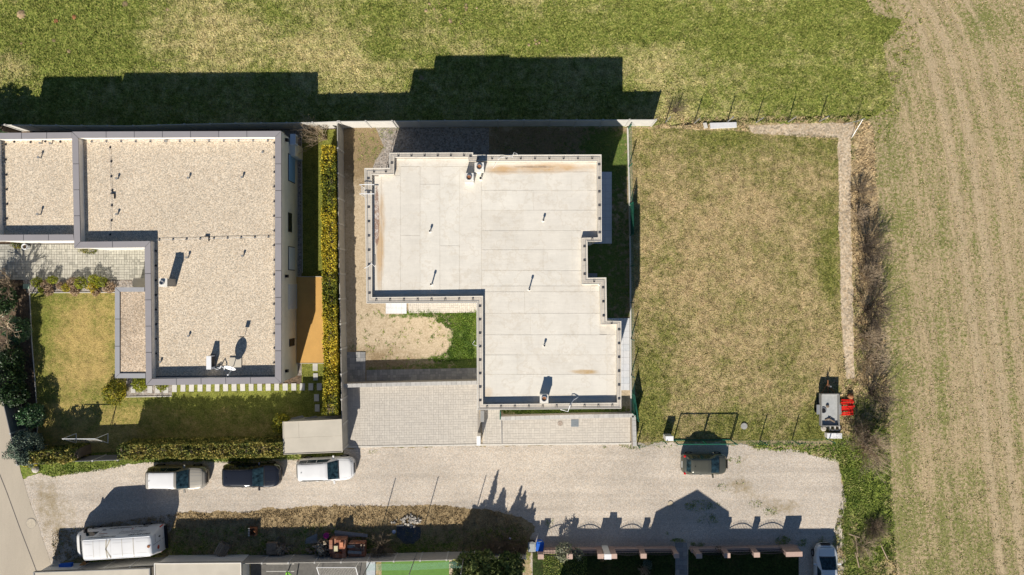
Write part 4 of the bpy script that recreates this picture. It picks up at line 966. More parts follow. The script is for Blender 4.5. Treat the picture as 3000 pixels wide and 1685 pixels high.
# white gate pillar and grey post
t = thing('gate_pillar', 'white rendered gate pillar at the end of the driveway', 'pillar', W(1403, 1290)); p = W(1402, 1292, 1.45)
MB().box(p[0], p[1], 0, .27, .72, 1.42).build('shaft', M_whitewall, t); MB().box(p[0], p[1], 1.42, .3, .76, .05).build('cap', M_white, t)
tag(MB().box(*W(1414, 1214)[:2], 0, .3, .9, .9).build('meter_box', M_greymetal), 'grey metal box beside the roof corner at the driveway', 'box')
tag(MB().box(*W(1466, 1212)[:2], 0, .08, .6, 1.0).build('side_gate', M_greenscreen), 'narrow green side gate under the south roof edge', 'gate')
def cover(x, y, r, mat, label, name='manhole_cover', z=.07):
    t = thing(name, label, 'manhole cover', W(x, y)); X, Y, _ = W(x, y)
    MB().lathe(X, Y, [(r * 1.12, 0), (r * 1.12, z)], 28).build('frame', M_joint, t); MB().lathe(X, Y, [(r, 0), (r, z + .008)], 28).build('lid', mat, t)
cover(1641, 1240, .20, plain('rusty_cover', (.36, .30, .25), .8, var=.3, scale=9), 'round rusty manhole cover in the paved front yard')
t = thing('manhole_cover', 'square grey steel cover in the paved front yard', 'manhole cover', W(1684, 1240)); X, Y, _ = W(1684, 1239)
MB().box(X, Y, 0, .66, .64, .07).build('frame', M_kerb, t); MB().box(X, Y, 0, .62, .60, .078).build('lid', plain('blue_grey_steel', (.22, .25, .27), .5, .3), t)
cover(92, 1533, .38, plain('pale_cover', (.50, .44, .34), .8), 'large round manhole cover beside the asphalt road', z=.04)
cover(1964, 1475, .20, plain('sand_cover', (.50, .42, .30), .8), 'small round manhole cover in the gravel lane', z=.05)
cover(2179, 1248, .24, plain('grey_cover', (.35, .35, .33), .8), 'round grey cover in the dry lawn near the green gate', z=.10)
tag(MB().prism([W(x, y)[:2] for x, y in [(2078, 362), (2155, 360), (2156, 375), (2080, 378)]], 0, .22).build('concrete_slab', M_terrace), 'loose flat concrete slab lying at the north edge of the plot', 'slab')
tag(MB().prism([W(x, y)[:2] for x, y in [(2058, 362), (2068, 361), (2072, 376), (2062, 378)]], 0, .2).build('concrete_slab', M_kerb), 'small broken concrete piece beside the loose slab', 'slab')

# ---------------------------------------------------------------- garden shed
SH = thing('garden_shed', 'flat roofed beige garden shed beside the driveway fence', 'shed', W(915, 1280))
hs_ = 2.3
q = [(828, 1236), (1001, 1228), (1004, 1325), (830, 1332)]
MB().prism(shrink([W(x, y, hs_)[:2] for x, y in q], .12), 0, 2.2).build('wall', M_fence, SH)
for a, b in ((0, .5), (.5, 1)):
    qq = [lerp2(q[0], q[3], a), lerp2(q[1], q[2], a), lerp2(q[1], q[2], b), lerp2(q[0], q[3], b)]
    if a == 0:
        for u, v in ((0, .27), (.27, 1)): quad_slab([lerp2(qq[0], qq[1], u), lerp2(qq[0], qq[1], v), lerp2(qq[3], qq[2], v), lerp2(qq[3], qq[2], u)], hs_, 2.2, 2.29, .012).build('roof_sheet', M_cap, SH)
    else: quad_slab([(x, y + .4) if i < 2 else (x, y) for i, (x, y) in enumerate(qq)], hs_, 2.2, 2.28).build('roof_sheet', M_cap, SH)
ring(q, [lerp2(q[i], (915, 1280), .03) for i in range(4)], hs_, 2.2, 2.32).build('roof_trim', M_cap, SH)
for i, (x0, x1) in enumerate(((850, 885), (890, 925), (930, 968))):
    tag(quad_slab([(x0, 1226), (x1, 1218 + i), (x1 + 6, 1224), (x0 + 5, 1232)], .9, .75, .82).build('stored_board', M_plankgrey), ['left', 'middle', 'right'][i] + ' board of the three stacked behind the garden shed', 'board')

# ---------------------------------------------------------------- flat roofs at the lower edge
def flat_block(name, q, h, mat, label, trim, th=.25, wallm=M_whitewall):
    t = thing(name, label, 'building', W(*q[0])); m = [W(x, y, h)[:2] for x, y in q]
    MB().prism(shrink(m, .15), 0, h - th).build('wall', wallm, t); MB().prism(m, h - th, h).build('roof', mat, t)
    ring(q, [lerp2(q[i], (sum(a[0] for a in q) / 4, sum(a[1] for a in q) / 4), .02) for i in range(4)], h, h - th + .01, h + .05).build('roof_trim', trim, t)
    return t
flat_block('carport', [(98, 1676), (440, 1665), (444, 1860), (110, 1870)], 1.95, M_cap, 'beige carport roof with dark frame at the lower left', M_greymetal)
flat_block('garage', [(452, 1650), (707, 1648), (710, 1860), (455, 1862)], 2.0, M_cap, 'beige flat garage roof next to the carport', M_offwhite)
# house beyond the lower edge: its gable and eaves throw the shadow over the lane
GH = thing('gabled_house', 'gabled house just south of the pink block walls', 'house', W(2050, 1900))
def mp(x, y): return W(x, y)[:2]
MB().prism([mp(1608, 1800), mp(2372, 1800), mp(2372, 2150), mp(1608, 2150)], 0, 5.05).build('wall', M_eastwall, GH)
c0, c1, y0, y1 = W(1841, 0)[0], W(2056, 0)[0], W(0, 1783)[1], W(0, 1950)[1]; cm = (c0 + c1) / 2 - .1
MB().add([(c0, y0, 0), (c1, y0, 0), (c1, y0, 5.7), (cm, y0, 7.0), (c0, y0, 5.7), (c0, y1, 0), (c1, y1, 0), (c1, y1, 5.7), (cm, y1, 7.0), (c0, y1, 5.7)],
    [(0, 1, 2, 3, 4), (9, 8, 7, 6, 5), (4, 3, 8, 9), (3, 2, 7, 8), (1, 6, 7, 2), (0, 4, 9, 5), (0, 5, 6, 1)]).build('gable', M_eastwall, GH)

# ---------------------------------------------------------------- green wire fence east of the house
def wire_fence(base, hgt, label, sp=2.67, dens=.15, posts=True, lean=0, mat=M_green, thick=.0022):
    t = thing('wire_fence', label, 'fence', W(*base[0])); P = [Vector(W(*p)) for p in base]
    mb = MB()
    for a, b in zip(P, P[1:]):
        d = b - a; L = d.length; u = d.normalized(); n = max(1, round(L / sp)); nrm = Vector((-u.y, u.x, 0))
        for k in range(n + 1):
            if k == n and b is not P[-1]: continue
            p = a + u * L * k / n; MB().tube([p, p + Vector((0, 0, hgt + .05)) + nrm * lean], .045, 6).build('fence_post', M_green, t)
        s = -hgt
        while s < L:
            for sg in (1, -1):
                x0, x1 = (s, s + hgt) if sg > 0 else (s + hgt, s); z0, z1 = 0, hgt
                # clip to the run
                pts = []
                for (x, z) in ((x0, z0), (x1, z1)): pts.append([x, z])
                def clip(pa, pb):
                    (xa, za), (xb, zb) = pa, pb
                    if xa > xb: xa, za, xb, zb = xb, zb, xa, za
                    if xb <= 0 or xa >= L: return None
                    if xa < 0: za = za + (zb - za) * (-xa) / (xb - xa); xa = 0
                    if xb > L: zb = za + (zb - za) * (L - xa) / (xb - xa); xb = L
                    return (xa, za), (xb, zb)
                r = clip(*pts)
                if r:
                    (xa, za), (xb, zb) = r; A = a + u * xa + Vector((0, 0, za)); B = a + u * xb + Vector((0, 0, zb)); off = Vector((0, 0, thick)) ; w = nrm * thick
                    mb.add([A - off, B - off, B + off, A + off], [(0, 1, 2, 3)]); mb.add([A - w, B - w, B + w, A + w], [(0, 1, 2, 3)])
            s += dens
        for z in (hgt, .05): MB().tube([a + Vector((0, 0, z)), b + Vector((0, 0, z))], .005, 4).build('tension_wire', M_green, t)
    mb.build('wire_mesh', mat, t); return t
WF = wire_fence([(1840, 378), (1844, 600), (1847, 780), (1849, 1205), (1862, 1224)], 1.55, 'green wire mesh fence east of the white roofed house')
wire_fence([(1866, 1302), (1944, 1291)], 1.2, 'short green wire fence left of the white gate pillar', dens=.12)
wire_fence([(2142, 1290), (2226, 1290), (2320, 1289), (2420, 1285)], 1.5, 'green wire fence between green gate and right pillar', dens=.13)
for (y0, y1) in ((600, 632), (632, 690), (1150, 1222)):
    pA, pB = W(1845 if y0 < 1000 else 1849, y0), W(1846 if y0 < 1000 else 1860, y1); A, B = Vector(pA), Vector(pB); d = B - A; c = (A + B) / 2
    MB().box(c.x + .05, c.y, .1, d.length, .015, 1.35, math.atan2(d.y, d.x)).build('screen_cloth', M_greenscreen, WF)
gt = thing('green_gate', 'double green mesh gate below the dry lawn', 'gate', W(2056, 1290))
g0, g1 = Vector(W(1972, 1289)), Vector(W(2140, 1288)); d = g1 - g0
for a, b in ((0, .5), (.5, 1)):
    A, B = g0 + d * a + Vector((.03, 0, .06)), g0 + d * b - Vector((.03, 0, -.06)); up_ = Vector((0, 0, 1.5))
    MB().tube([A, A + up_], .05, 5).tube([B, B + up_], .05, 5).tube([A + up_, B + up_], .045, 5).tube([A, B], .045, 5).build('gate_frame', M_green, gt)
    mb = MB(); n = int((B - A).length / .07)
    for k in range(n): q_ = A.lerp(B, k / n); mb.add([q_ - Vector((.004, 0, 0)), q_ + Vector((.004, 0, 0)), q_ + up_ + Vector((.004, 0, 0)), q_ + up_ - Vector((.004, 0, 0))], [(0, 1, 2, 3)])
    for k in range(14): z = Vector((0, 0, 1.5 * k / 14)); o_ = Vector((0, 0, .008)); mb.add([A + z, B + z, B + z + o_, A + z + o_], [(0, 1, 2, 3)])
    mb.build('gate_mesh', M_green, gt)
def pillar(x, y, sx, sy, hh, label, mat=M_white):
    t = thing('gate_pillar', label, 'pillar', W(x, y)); X, Y, _ = W(x, y)
    MB().box(X, Y, 0, sx, sy, hh).build('shaft', M_whitewall, t); MB().box(X, Y, hh, sx + .04, sy + .04, .05).build('cap', mat, t)
pillar(1953, 1277, .58, .34, 1.0, 'white meter pillar at the left end of the green gate')
pillar(2436, 1273, 1.15, .38, .5, 'low white pillar behind the trailer')
# fence posts along the north edge of the empty plot
for i, (bx_, by_, tx, ty) in enumerate([(1950, 358, 1960, 340), (2033, 362, 2042, 356), (2130, 358, 2142, 347), (2214, 360, 2226, 352), (2308, 358, 2318, 350), (2400, 356, 2410, 350)]):
    a = Vector(W(bx_, by_)); b = a + Vector((.05 + .03 * (i % 2), .06, 1.5))
    o = MB().tube([a, b], .042, 5).build('fence_post', M_silver); tag(o, ['bare steel post next to the end of the concrete fence', 'second bare post east of the concrete fence end', 'bare post behind the loose concrete slab', 'bare post just right of the loose concrete slab', 'bare post above the middle of the pebble strip', 'bare post nearest the braced corner post'][i], 'post', 'bare posts along the north edge of the plot')
cp = thing('corner_post', 'corner post with two slanting braces at the bend of the pebble strip', 'post', W(2506, 360)); c = Vector(W(2506, 360))
MB().tube([c, c + Vector((0, 0, 1.5))], .03, 6).build('post', M_silver, cp)
for dx, dy in ((-1.0, -.15), (-.35, -1.3)): MB().tube([c + Vector((dx, dy, 0)), c + Vector((0, 0, 1.2))], .022, 5).build('brace', M_silver, cp)

# ---------------------------------------------------------------- pink block walls with iron railings
def pink_wall(x0, x1, y0, y1, pill, label):
    t = thing('block_fence_wall', label, 'wall', W(x0, y0)); A, B = Vector(W(x0, y0)), Vector(W(x1, y1)); d = B - A; L = d.length; ang = math.atan2(d.y, d.x); u = d.normalized()
    c = (A + B) / 2; MB().box(c.x, c.y, 0, L, .26, .52, ang).build('wall_core', M_pink, t)
    n = round(L / .5)
    for k in range(n):
        p = A.lerp(B, (k + .5) / n); MB().box(p.x, p.y, .52, L / n - .012, .32, .09, ang).build('cap_block', M_pinkcap, t)
    pts = []
    for x, w_ in pill:
        s = (x - x0) / (x1 - x0); p = A + d * s; pts.append((s * L, w_))
        for r in range(7): MB().box(p.x, p.y, r * .23, w_, .34, .222, ang).build('pillar_block', M_pink, t)
        MB().box(p.x, p.y, 1.61, w_ + .05, .38, .07, ang).build('pillar_cap', M_pinkcap, t)
    for (s0, w0), (s1, w1) in zip(pts, pts[1:]):
        a, b = s0 + w0 / 2, s1 - w1 / 2
        if b - a < .8: continue
        r = thing('railing', None, None, (0, 0, 0)); r.parent = t; r.location = (0, 0, 0)
        m = int((b - a) / .12)
        for k in range(m + 1):
            q = k / m; z = 1.25 + .28 * math.sin(math.pi * q); P_ = A + u * (a + (b - a) * q)
            MB().tube([P_ + Vector((0, 0, .63)), P_ + Vector((0, 0, z + .1))], .017, 4, cap=False).build('bar', M_iron, r)
        for z0_, amp in ((1.15, .28), (.72, 0)):
            MB().tube([A + u * (a + (b - a) * k / 16) + Vector((0, 0, z0_ + amp * math.sin(math.pi * k / 16))) for k in range(17)], .03, 5).build('rail', M_iron, r)
    return t
pink_wall(1574, 1974, 1608, 1605, [(1582, .42), (1664, .42), (1752, .42), (1790, .42), (1874, .42), (1968, .36)], 'pink split block wall with iron railings and square pillars, left of the paved gap')
pink_wall(2020, 2332, 1606, 1600, [(2032, .42), (2112, .42), (2196, .42), (2302, 1.25)], 'pink split block wall ending in a wide pillar near the pale blue car')
mt = thing('meter_cabinet', 'pale meter cabinet standing between two pink pillars', 'cabinet', W(1771, 1606)); X, Y, _ = W(1771, 1604)
MB().box(X, Y, 0, .5, .34, 1.9).build('body', M_whitewall, mt); MB().box(X, Y, 1.9, .56, .4, .05).build('cap', M_white, mt)
M_shgr = grass_mat('shade_darkened_grass', (.012, .02, .006), (.03, .05, .012), (.06, .09, .02), (.08, .07, .03), (.04, .03, .015), .6, .5, .7)  # the house's shade is put into this grass colour
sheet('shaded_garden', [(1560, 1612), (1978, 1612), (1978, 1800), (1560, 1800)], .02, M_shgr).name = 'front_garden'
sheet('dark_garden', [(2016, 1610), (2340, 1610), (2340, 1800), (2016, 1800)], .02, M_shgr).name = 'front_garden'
tufts('front_garden_grass', [(1590, 1618), (1720, 1618), (1720, 1720), (1590, 1720)], 260, .08, M_weed, wid=.05, label='grass behind the left pink wall', z0=.02)
# ================================================================ VEHICLES
def interp(keys, t):
    xs = [k[0] for k in keys]; ys = [k[1] for k in keys]
    return float(np.interp(t, xs, ys))
class Shell:
    """car skin: t runs rear (0) to nose (1), s runs across; |s| 0 centre line .. 8 sill"""
    def __init__(s, L, Wd, top, belt, wr, plan, sill=.24):
        s.L, s.W = L, Wd; s.top, s.belt, s.wr, s.plan, s.sill = top, belt, wr, plan, sill
    def pt(s, t, a):
        sg = 1 if a >= 0 else -1; a = abs(a); zt = interp(s.top, t); w = s.W / 2 * interp(s.plan, t); zb = min(interp(s.belt, t), zt - .03); wr = min(interp(s.wr, t) * s.W / 2, w - .05)
        bul = .18 * (1 - interp(s.plan, t)) * 0
        P = [(0, zt + .015), (wr * .5, zt + .01), (wr * .85, zt - .012), (wr, zt - min(.06, (zt - zb) * .35)), (w - .045, zb + .015), (w - .005, zb - .10), (w, .58), (w - .02, .38), (w - .08, s.sill)]
        i = min(7, int(a)); f = a - i
        y = P[i][0] + (P[i + 1][0] - P[i][0]) * f; z = P[i][1] + (P[i + 1][1] - P[i][1]) * f
        z = max(z, s.sill) if t > 0 else z
        return Vector((-s.L / 2 + s.L * t, y * sg, z))
    def body(s, n=56):
        mb = MB(); ts = sorted(set([0, .004, .012, .025, .045] + [i / n for i in range(3, n - 2)] + [.965, .98, .99, .996, 1])); ss = [i * .5 for i in range(-16, 17)]; m = len(ss)
        vs = [s.pt(t, a) for t in ts for a in ss]; fs = []
        for i in range(len(ts) - 1):
            for j in range(m - 1): fs.append((i * m + j, (i + 1) * m + j, (i + 1) * m + j + 1, i * m + j + 1))
        fs += [tuple(range(m)), tuple(range(len(ts) * m - 1, (len(ts) - 1) * m - 1, -1))]
        fs += [(i * m, i * m + m - 1, (i + 1) * m + m - 1, (i + 1) * m) for i in range(len(ts) - 1)]
        return mb.add(vs, fs)
    def patch(s, t0, t1, s0, s1, off=.008, nt=8, ns=6, t0b=None, t1b=None):
        """t limits may differ at s1 (t0b, t1b)"""
        vs = []; fs = []; t0b = t0 if t0b is None else t0b; t1b = t1 if t1b is None else t1b
        for i in range(nt + 1):
            for j in range(ns + 1):
                q = j / ns; a = s0 + (s1 - s0) * q; ta, tb = t0 + (t0b - t0) * q, t1 + (t1b - t1) * q; t = ta + (tb - ta) * i / nt
                p = s.pt(t, a); e = .004
                d1 = s.pt(min(1, t + e), a) - s.pt(max(0, t - e), a); d2 = s.pt(t, a + .05) - s.pt(t, a - .05); nr = d1.cross(d2)
                if nr.length > 1e-9: nr.normalize()
                else: nr = Vector((0, 0, 1))
                vs.append(p + nr * off)
        for i in range(nt):
            for j in range(ns):
                q = i * (ns + 1) + j; fs.append((q, q + ns + 1, q + ns + 2, q + 1))
        return MB().add(vs, fs)
def wheel(parent, x, y, r=.34, w=.22):
    sg = 1 if y > 0 else -1
    vs = []; mb = MB(); n = 20; prof = [(r * .6, -w / 2), (r * .96, -w / 2), (r, -w / 2 + .03), (r, w / 2 - .03), (r * .96, w / 2), (r * .6, w / 2)]
    for R_, d in prof:
        for k in range(n): a = 2 * math.pi * k / n; vs.append((x + R_ * math.cos(a), y + d, r + R_ * math.sin(a)))
    fs = [(i * n + k, i * n + (k + 1) % n, (i + 1) * n + (k + 1) % n, (i + 1) * n + k) for i in range(5) for k in range(n)]
    wl = mb.add(vs, fs).build('wheel', M_tyre, parent, local=True)
    mb = MB(); vs = []; yy = y + sg * (w / 2 - .015)
    for k in range(n): a = 2 * math.pi * k / n; vs.append((x + r * .62 * math.cos(a), yy, r + r * .62 * math.sin(a)))
    mb.add(vs, [tuple(range(n))]);
    for k in range(5):
        a = 2 * math.pi * k / 5; mb.box(x + .3 * r * math.cos(a), yy + sg * .008, r + .3 * r * math.sin(a) - .02, .05, .02, .05)
    mb.build('rim', M_rim, wl, local=True)
def make_car(name, label, cat, px, py, hdg, L, Wd, Hh, paintm, kind='suv', roofm=None, group=None, crease=()):
    X, Y, _ = W(px, py); t = thing(name, label, cat, (X, Y, 0), group, math.radians(hdg))
    if kind == 'suv':
        top = [(0, .78), (.005, 1.02), (.03, 1.15), (.055, Hh - .14), (.09, Hh - .03), (.2, Hh), (.45, Hh), (.545, Hh - .05), (.58, Hh - .13), (.725, 1.13), (.76, 1.09), (.93, .99), (.975, .90), (.99, .78), (1, .55)]
        belt = [(0, .75), (.03, 1.02), (.1, 1.08), (.55, 1.05), (.74, 1.02), (.93, .90), (1, .52)]
        wr = [(0, .6), (.04, .68), (.1, .72), (.5, .74), (.56, .74), (.72, .82), (.9, .76), (1, .55)]
        plan = [(0, .66), (.008, .80), (.03, .91), (.07, .96), (.14, 1), (.82, 1), (.90, .955), (.95, .87), (.98, .74), (.993, .62), (1, .46)]
        rg, ws, hood = (.014, .055), (.572, .722), (.735, .95); sw = [(.09, .215), (.225, .375), (.388, .56)]
    else:
        top = [(0, .60), (.01, .82), (.045, .98), (.075, 1.02), (.15, Hh - .12), (.2, Hh - .03), (.35, Hh), (.52, Hh - .02), (.6, Hh - .12), (.78, 1.04), (.81, .99), (.93, .86), (.98, .72), (1, .5)]
        belt = [(0, .58), (.05, .92), (.12, .96), (.6, .94), (.8, .90), (.95, .74), (1, .48)]
        wr = [(0, .55), (.06, .62), (.18, .66), (.5, .68), (.6, .68), (.78, .76), (.92, .66), (1, .45)]
        plan = [(0, .58), (.01, .74), (.04, .88), (.09, .96), (.16, 1), (.78, 1), (.88, .94), (.94, .84), (.98, .66), (1, .42)]
        rg, ws, hood = (.082, .152), (.592, .775), (.79, .95); sw = [(.2, .36), (.372, .57)]
    S = Shell(L, Wd, top, belt, wr, plan)
    S.body().build('body', paintm, t, local=True, smooth=True)
    if roofm: S.patch(.085, .535, -2.6, 2.6, .006, 10, 12).build('roof_panel', roofm, t, local=True, smooth=True)
    S.patch(ws[0], ws[1] + .012, 0, -2.86, .010, 8, 8, ws[0] + .004, ws[1] - .012)
    for sgn in (1,):
        mb = S.patch(ws[0], ws[1] + .010, -2.86, 2.86, .012, 8, 12); mb.build('windshield', M_glass, t, local=True, smooth=True)
    S.patch(ws[1] + .012, ws[1] + .028, -3.0, 3.0, .006, 3, 10).build('wiper_cowl', M_black, t, local=True)
    S.patch(rg[0], rg[1], -2.7, 2.7, .010, 5, 10).build('rear_window', M_glass, t, local=True, smooth=True)
    for sg in (-1, 1):
        for a, b in sw:
            e = .06 if b > .5 else 0
            S.patch(a, b, sg * 3.15, sg * 3.9, .010, 6, 4, a - .005, b + e).build('side_window', M_glass, t, local=True)
        S.patch(.90 if kind == 'suv' else .87, .975, sg * 4.2, sg * 5.4, .012, 5, 4).build('headlight', M_lamp, t, local=True)
        if kind == 'suv': S.patch(.004, .045, sg * 4.1, sg * 5.6, .010, 4, 4).build('taillight', M_redlamp, t, local=True)
        else:
            p = S.pt(.055, sg * 3.9); MB().lathe(p.x, p.y, [(.10, p.z - .08), (.11, p.z), (.06, p.z + .035)], 14).build('taillight', M_redlamp, t, local=True)
        q = S.pt(.655 if kind == 'suv' else .66, sg * 4.4)
        mr = MB().box(q.x, q.y + sg * .11, q.z - .02, .13, .24, .13, sg * -.15).build('side_mirror', paintm, t, local=True)
        for u in (.36, .545) if kind == 'suv' else (.40,):
            q = S.pt(u, sg * 5.1); MB().box(q.x, q.y + sg * .012, q.z, .18, .03, .03).build('door_handle', paintm, t, local=True)
        if kind == 'suv':
            pts = [S.pt(u, sg * 2.75) + Vector((0, 0, .05 if 0 < k < 6 else .0)) for k, u in enumerate(np.linspace(.12, .5, 7))]
            MB().tube(pts, .018, 5).build('roof_rail', M_darkmetal, t, local=True)
            for u in (.72, .8, .88):
                pass
        for (ta, tb, sa) in ((hood[0], hood[1], 2.75),): S.patch(ta, tb, sg * sa, sg * (sa + .07), .006, 8, 1).build('hood_gap', M_black, t, local=True)
        for u in ((.22, .38, .562) if kind == 'suv' else (.37, .6)): S.patch(u, u + .003, sg * 4.15, sg * 7.3, .005, 1, 6).build('door_gap', M_black, t, local=True)
    S.patch(hood[1], hood[1] + .004, -2.8, 2.8, .006, 1, 10).build('hood_gap', M_black, t, local=True)
    if kind == 'suv':
        for a in crease: S.patch(.76, .93, a, a + .07, .006, 6, 1).build('hood_crease', M_greymetal if len(crease) > 2 else M_black, t, local=True)
    g = MB().box(L / 2 - .01, 0, .55, .05, Wd * .42, .22); g.build('grille', M_black, t, local=True)
    MB().box(-L / 2 - .008, 0, .72, .03, .52, .12).build('number_plate', M_plate, t, local=True)
    p = S.pt(.13 if kind == 'suv' else .24, 0); MB().box(p.x, 0, p.z, .06, .03, .05).build('antenna', M_black, t, local=True)
    for u in (.175, .81):
        for sg in (-1, 1): wheel(t, -L / 2 + L * u, sg * (Wd / 2 - .10), .36 if kind == 'suv' else .29)
    # seats and dashboard show faintly through the glass: light strips under the windscreen
    return t
P_silver = paint('silver_paint', (.36, .335, .285), .4, .15, .35)
P_white = paint('white_paint', (.76, .76, .75), .38, 0, .4)
P_black = paint('black_paint', (.018, .020, .027), .22, .2, 1.0)
P_olive = paint('olive_grey_paint', (.105, .105, .08), .3, .3, .8)
P_pale = paint('pale_white_paint', (.72, .74, .74), .3)
GC = 'cars parked along the gravel lane'
make_car('parked_car', 'silver four wheel drive with white roof and roof rails behind the van shadow', 'car', 532, 1392, 0, 4.72, 1.84, 1.72, P_silver, 'suv', P_white, GC, (-1.5, -.6, .6, 1.5))
make_car('parked_car', 'black car parked between the silver and the white car', 'car', 748, 1385, 0, 4.62, 1.86, 1.62, P_black, 'suv', None, GC, (-1.2, 1.2))
make_car('parked_car', 'white car with roof rails parked below the beige garden shed', 'car', 962, 1367, 2.5, 4.62, 1.84, 1.62, P_white, 'suv', None, GC)
make_car('parked_car', 'small olive grey hatchback with round tail lamps below the green gate', 'car', 2057, 1353, 0, 3.66, 1.66, 1.5, P_olive, 'mini', None, GC)
make_car('parked_car', 'pale blue white car at the lower right, facing up the picture', 'car', 2408, 1664, 90, 4.35, 1.78, 1.48, P_pale, 'mini', None, GC)

# delivery van
X, Y, _ = W(368, 1574); LV, WV, HV = 6.9, 2.12, 2.52
van = thing('delivery_van', 'long white panel van with side lettering and worn roof beside the concrete fence', 'van', (X, Y, 0), None, math.radians(183.6))
VS = Shell(LV, WV, [(0, .9), (.004, 2.36), (.015, HV - .04), (.04, HV), (.72, HV), (.77, HV - .05), (.80, HV - .22), (.895, 1.42), (.915, 1.34), (.965, 1.14), (.985, .98), (1, .62)],
    [(0, 1.1), (.03, 1.2), (.75, 1.2), (.9, 1.12), (.97, .95), (1, .58)], [(0, .68), (.02, .72), (.1, .735), (.74, .735), (.8, .72), (.9, .78), (.97, .7), (1, .55)],
    [(0, .92), (.01, .97), (.05, 1), (.86, 1), (.93, .95), (.97, .86), (1, .68)], .26)
VS.body(60).build('body', P_white, van, local=True, smooth=True)
VS.patch(.80, .897, -2.8, 2.8, .012, 8, 12).build('windshield', M_glass, van, local=True, smooth=True)
VS.patch(.90, .92, -3, 3, .008, 3, 10).build('wiper_cowl', M_black, van, local=True)
for sg in (-1, 1):
    VS.patch(.70, .80, sg * 3.45, sg * 3.95, .012, 6, 4, .69, .865).build('side_window', M_glass, van, local=True)
    VS.patch(.001, .012, sg * 4.4, sg * 6.2, .014, 3, 5).build('taillight', M_redlamp, van, local=True)
    VS.patch(.93, .975, sg * 4.3, sg * 5.4, .012, 4, 4).build('headlight', M_lamp, van, local=True)
    q = VS.pt(.84, sg * 4.3); MB().box(q.x, q.y + sg * .16, q.z + .05, .12, .3, .34).build('side_mirror', M_black, van, local=True)
    pts = [VS.pt(u, sg * 2.9) + Vector((0, 0, .012)) for u in np.linspace(.02, .77, 14)]
    MB().tube(pts, .03, 5).build('gutter_trim', M_white, van, local=True)
    VS.patch(.02, .78, sg * 2.62, sg * 2.68, .004, 12, 1).build('roof_gap', M_greymetal, van, local=True)
    for u in (.20, .42, .66): VS.patch(u, u + .002, sg * 3.4, sg * 7.3, .006, 1, 6).build('door_gap', M_darkmetal, van, local=True)
    q = VS.pt(.64, sg * 4.9); MB().box(q.x, q.y + sg * .012, q.z, .26, .03, .07).build('door_handle', M_black, van, local=True)
    for u in (.2, .8): wheel(van, -LV / 2 + LV * u, sg * (WV / 2 - .11), .36)
M_seam = plain('roof_sealant', (.46, .42, .34), .8); M_faint = plain('pressed_rib_shadow_line', (.62, .60, .56), .5)
for u, w_ in ((.20, .022), (.33, .014), (.46, .007), (.585, .007), (.655, .010)):
    VS.patch(u, u + w_ * .35, -2.6, 2.6, .007, 1, 8).build('roof_seam', M_seam if w_ > .008 else M_faint, van, local=True)
for k, a in enumerate((-2.2, -1.2, 1.2, 2.2)):
    for u0, u1 in ((.03, .17), (.22, .44), (.67, .76)): VS.patch(u0, u1, a, a + .05, .007, 4, 1).build('rib_shade_line', M_faint, van, local=True)  # flat strips; the rib's shade is put into their greyer colour
for sg in (1, -1):  # tape cross
    for v in (-1, 1):
        A, B = VS.pt(.485, 2.3 * sg), VS.pt(.515, 0); A.x += v * .14; mb = MB(); d = (B - A)
        mb.box((A.x + B.x) / 2, (A.y + B.y) / 2, HV + .012, d.length, .09, .008, math.atan2(d.y, d.x)); mb.build('tape_strip', M_seam, van, local=True)
p = VS.pt(.035, 0); MB().lathe(p.x, p.y, [(.12, HV + .014), (.11, HV + .022)], 14).build('rust_spot', M_rust, van, local=True)
MB().box(-LV / 2 - .012, .0, 1.02, .02, .62, .12).build('number_plate', M_plate, van, local=True)
MB().box(-LV / 2 - .10, 0, .42, .22, 1.8, .14).build('rear_bumper', M_black, van, local=True)
MB().box(-LV / 2 + .0, 0, .62, .015, .015, 1.7).build('door_gap', M_darkmetal, van, local=True)
MB().box(-LV / 2 - .006, -.35, 1.2, .05, .10, .2).build('door_handle', M_black, van, local=True)
def text(parent, body, size, loc, rot, mat, shear=.25, ext=.002):
    cu = bpy.data.curves.new('lettering', 'FONT'); cu.body = body; cu.size = size; cu.shear = shear; cu.extrude = ext; cu.align_x = 'CENTER'
    cu.materials.append(mat); o = bpy.data.objects.new('lettering', cu); COL.objects.link(o); me = bpy.data.meshes.new_from_object(o); bpy.data.objects.remove(o); bpy.data.curves.remove(cu)
    if not me.materials: me.materials.append(mat)
    o = bpy.data.objects.new('lettering', me); COL.objects.link(o)
    o.parent = parent; o.location = loc; o.rotation_euler = rot; return o
M_ink = plain('lettering_ink', (.03, .03, .035), .6); M_inkred = plain('lettering_red', (.45, .09, .05), .6); M_inkgrey = plain('lettering_grey', (.22, .22, .24), .6)
tl_ = math.atan2(1.26, .265)
def side_pt(x, z): # right hand side panel (local -y)
    t = (x + LV / 2) / LV; zb = 1.215; zt = HV - .06; f = (z - zb) / (zt - zb); w0 = -(WV / 2 - .045); w1 = -.735 * WV / 2
    return (x, w0 + (w1 - w0) * f - .022, z)
rt = (math.radians(90) - math.atan2((1 - .735) * WV / 2 - .045, HV - .06 - 1.215), 0, 0)
text(van, '0903 697 697', .30, side_pt(-2.35, 2.0), rt, M_ink)
text(van, 'stavreal@gmail.com', .26, side_pt(.55, 2.12), rt, M_ink)
text(van, 'stavebné práce, rekonštrukcie', .15, side_pt(-1.5, 1.74), rt, M_inkgrey)
text(van, 'zateplenie fasád, maliarske práce', .15, side_pt(-1.6, 1.52), rt, M_inkgrey)
o = text(van, 'Stavby a rekonštrukcie', .34, (-.9, -(WV / 2) - .014, .82), (math.radians(88), 0, 0), M_ink)
o = text(van, '&', .3, (-1.35, -(WV / 2) - .016, 1.16), (math.radians(80), 0, 0), M_inkred)
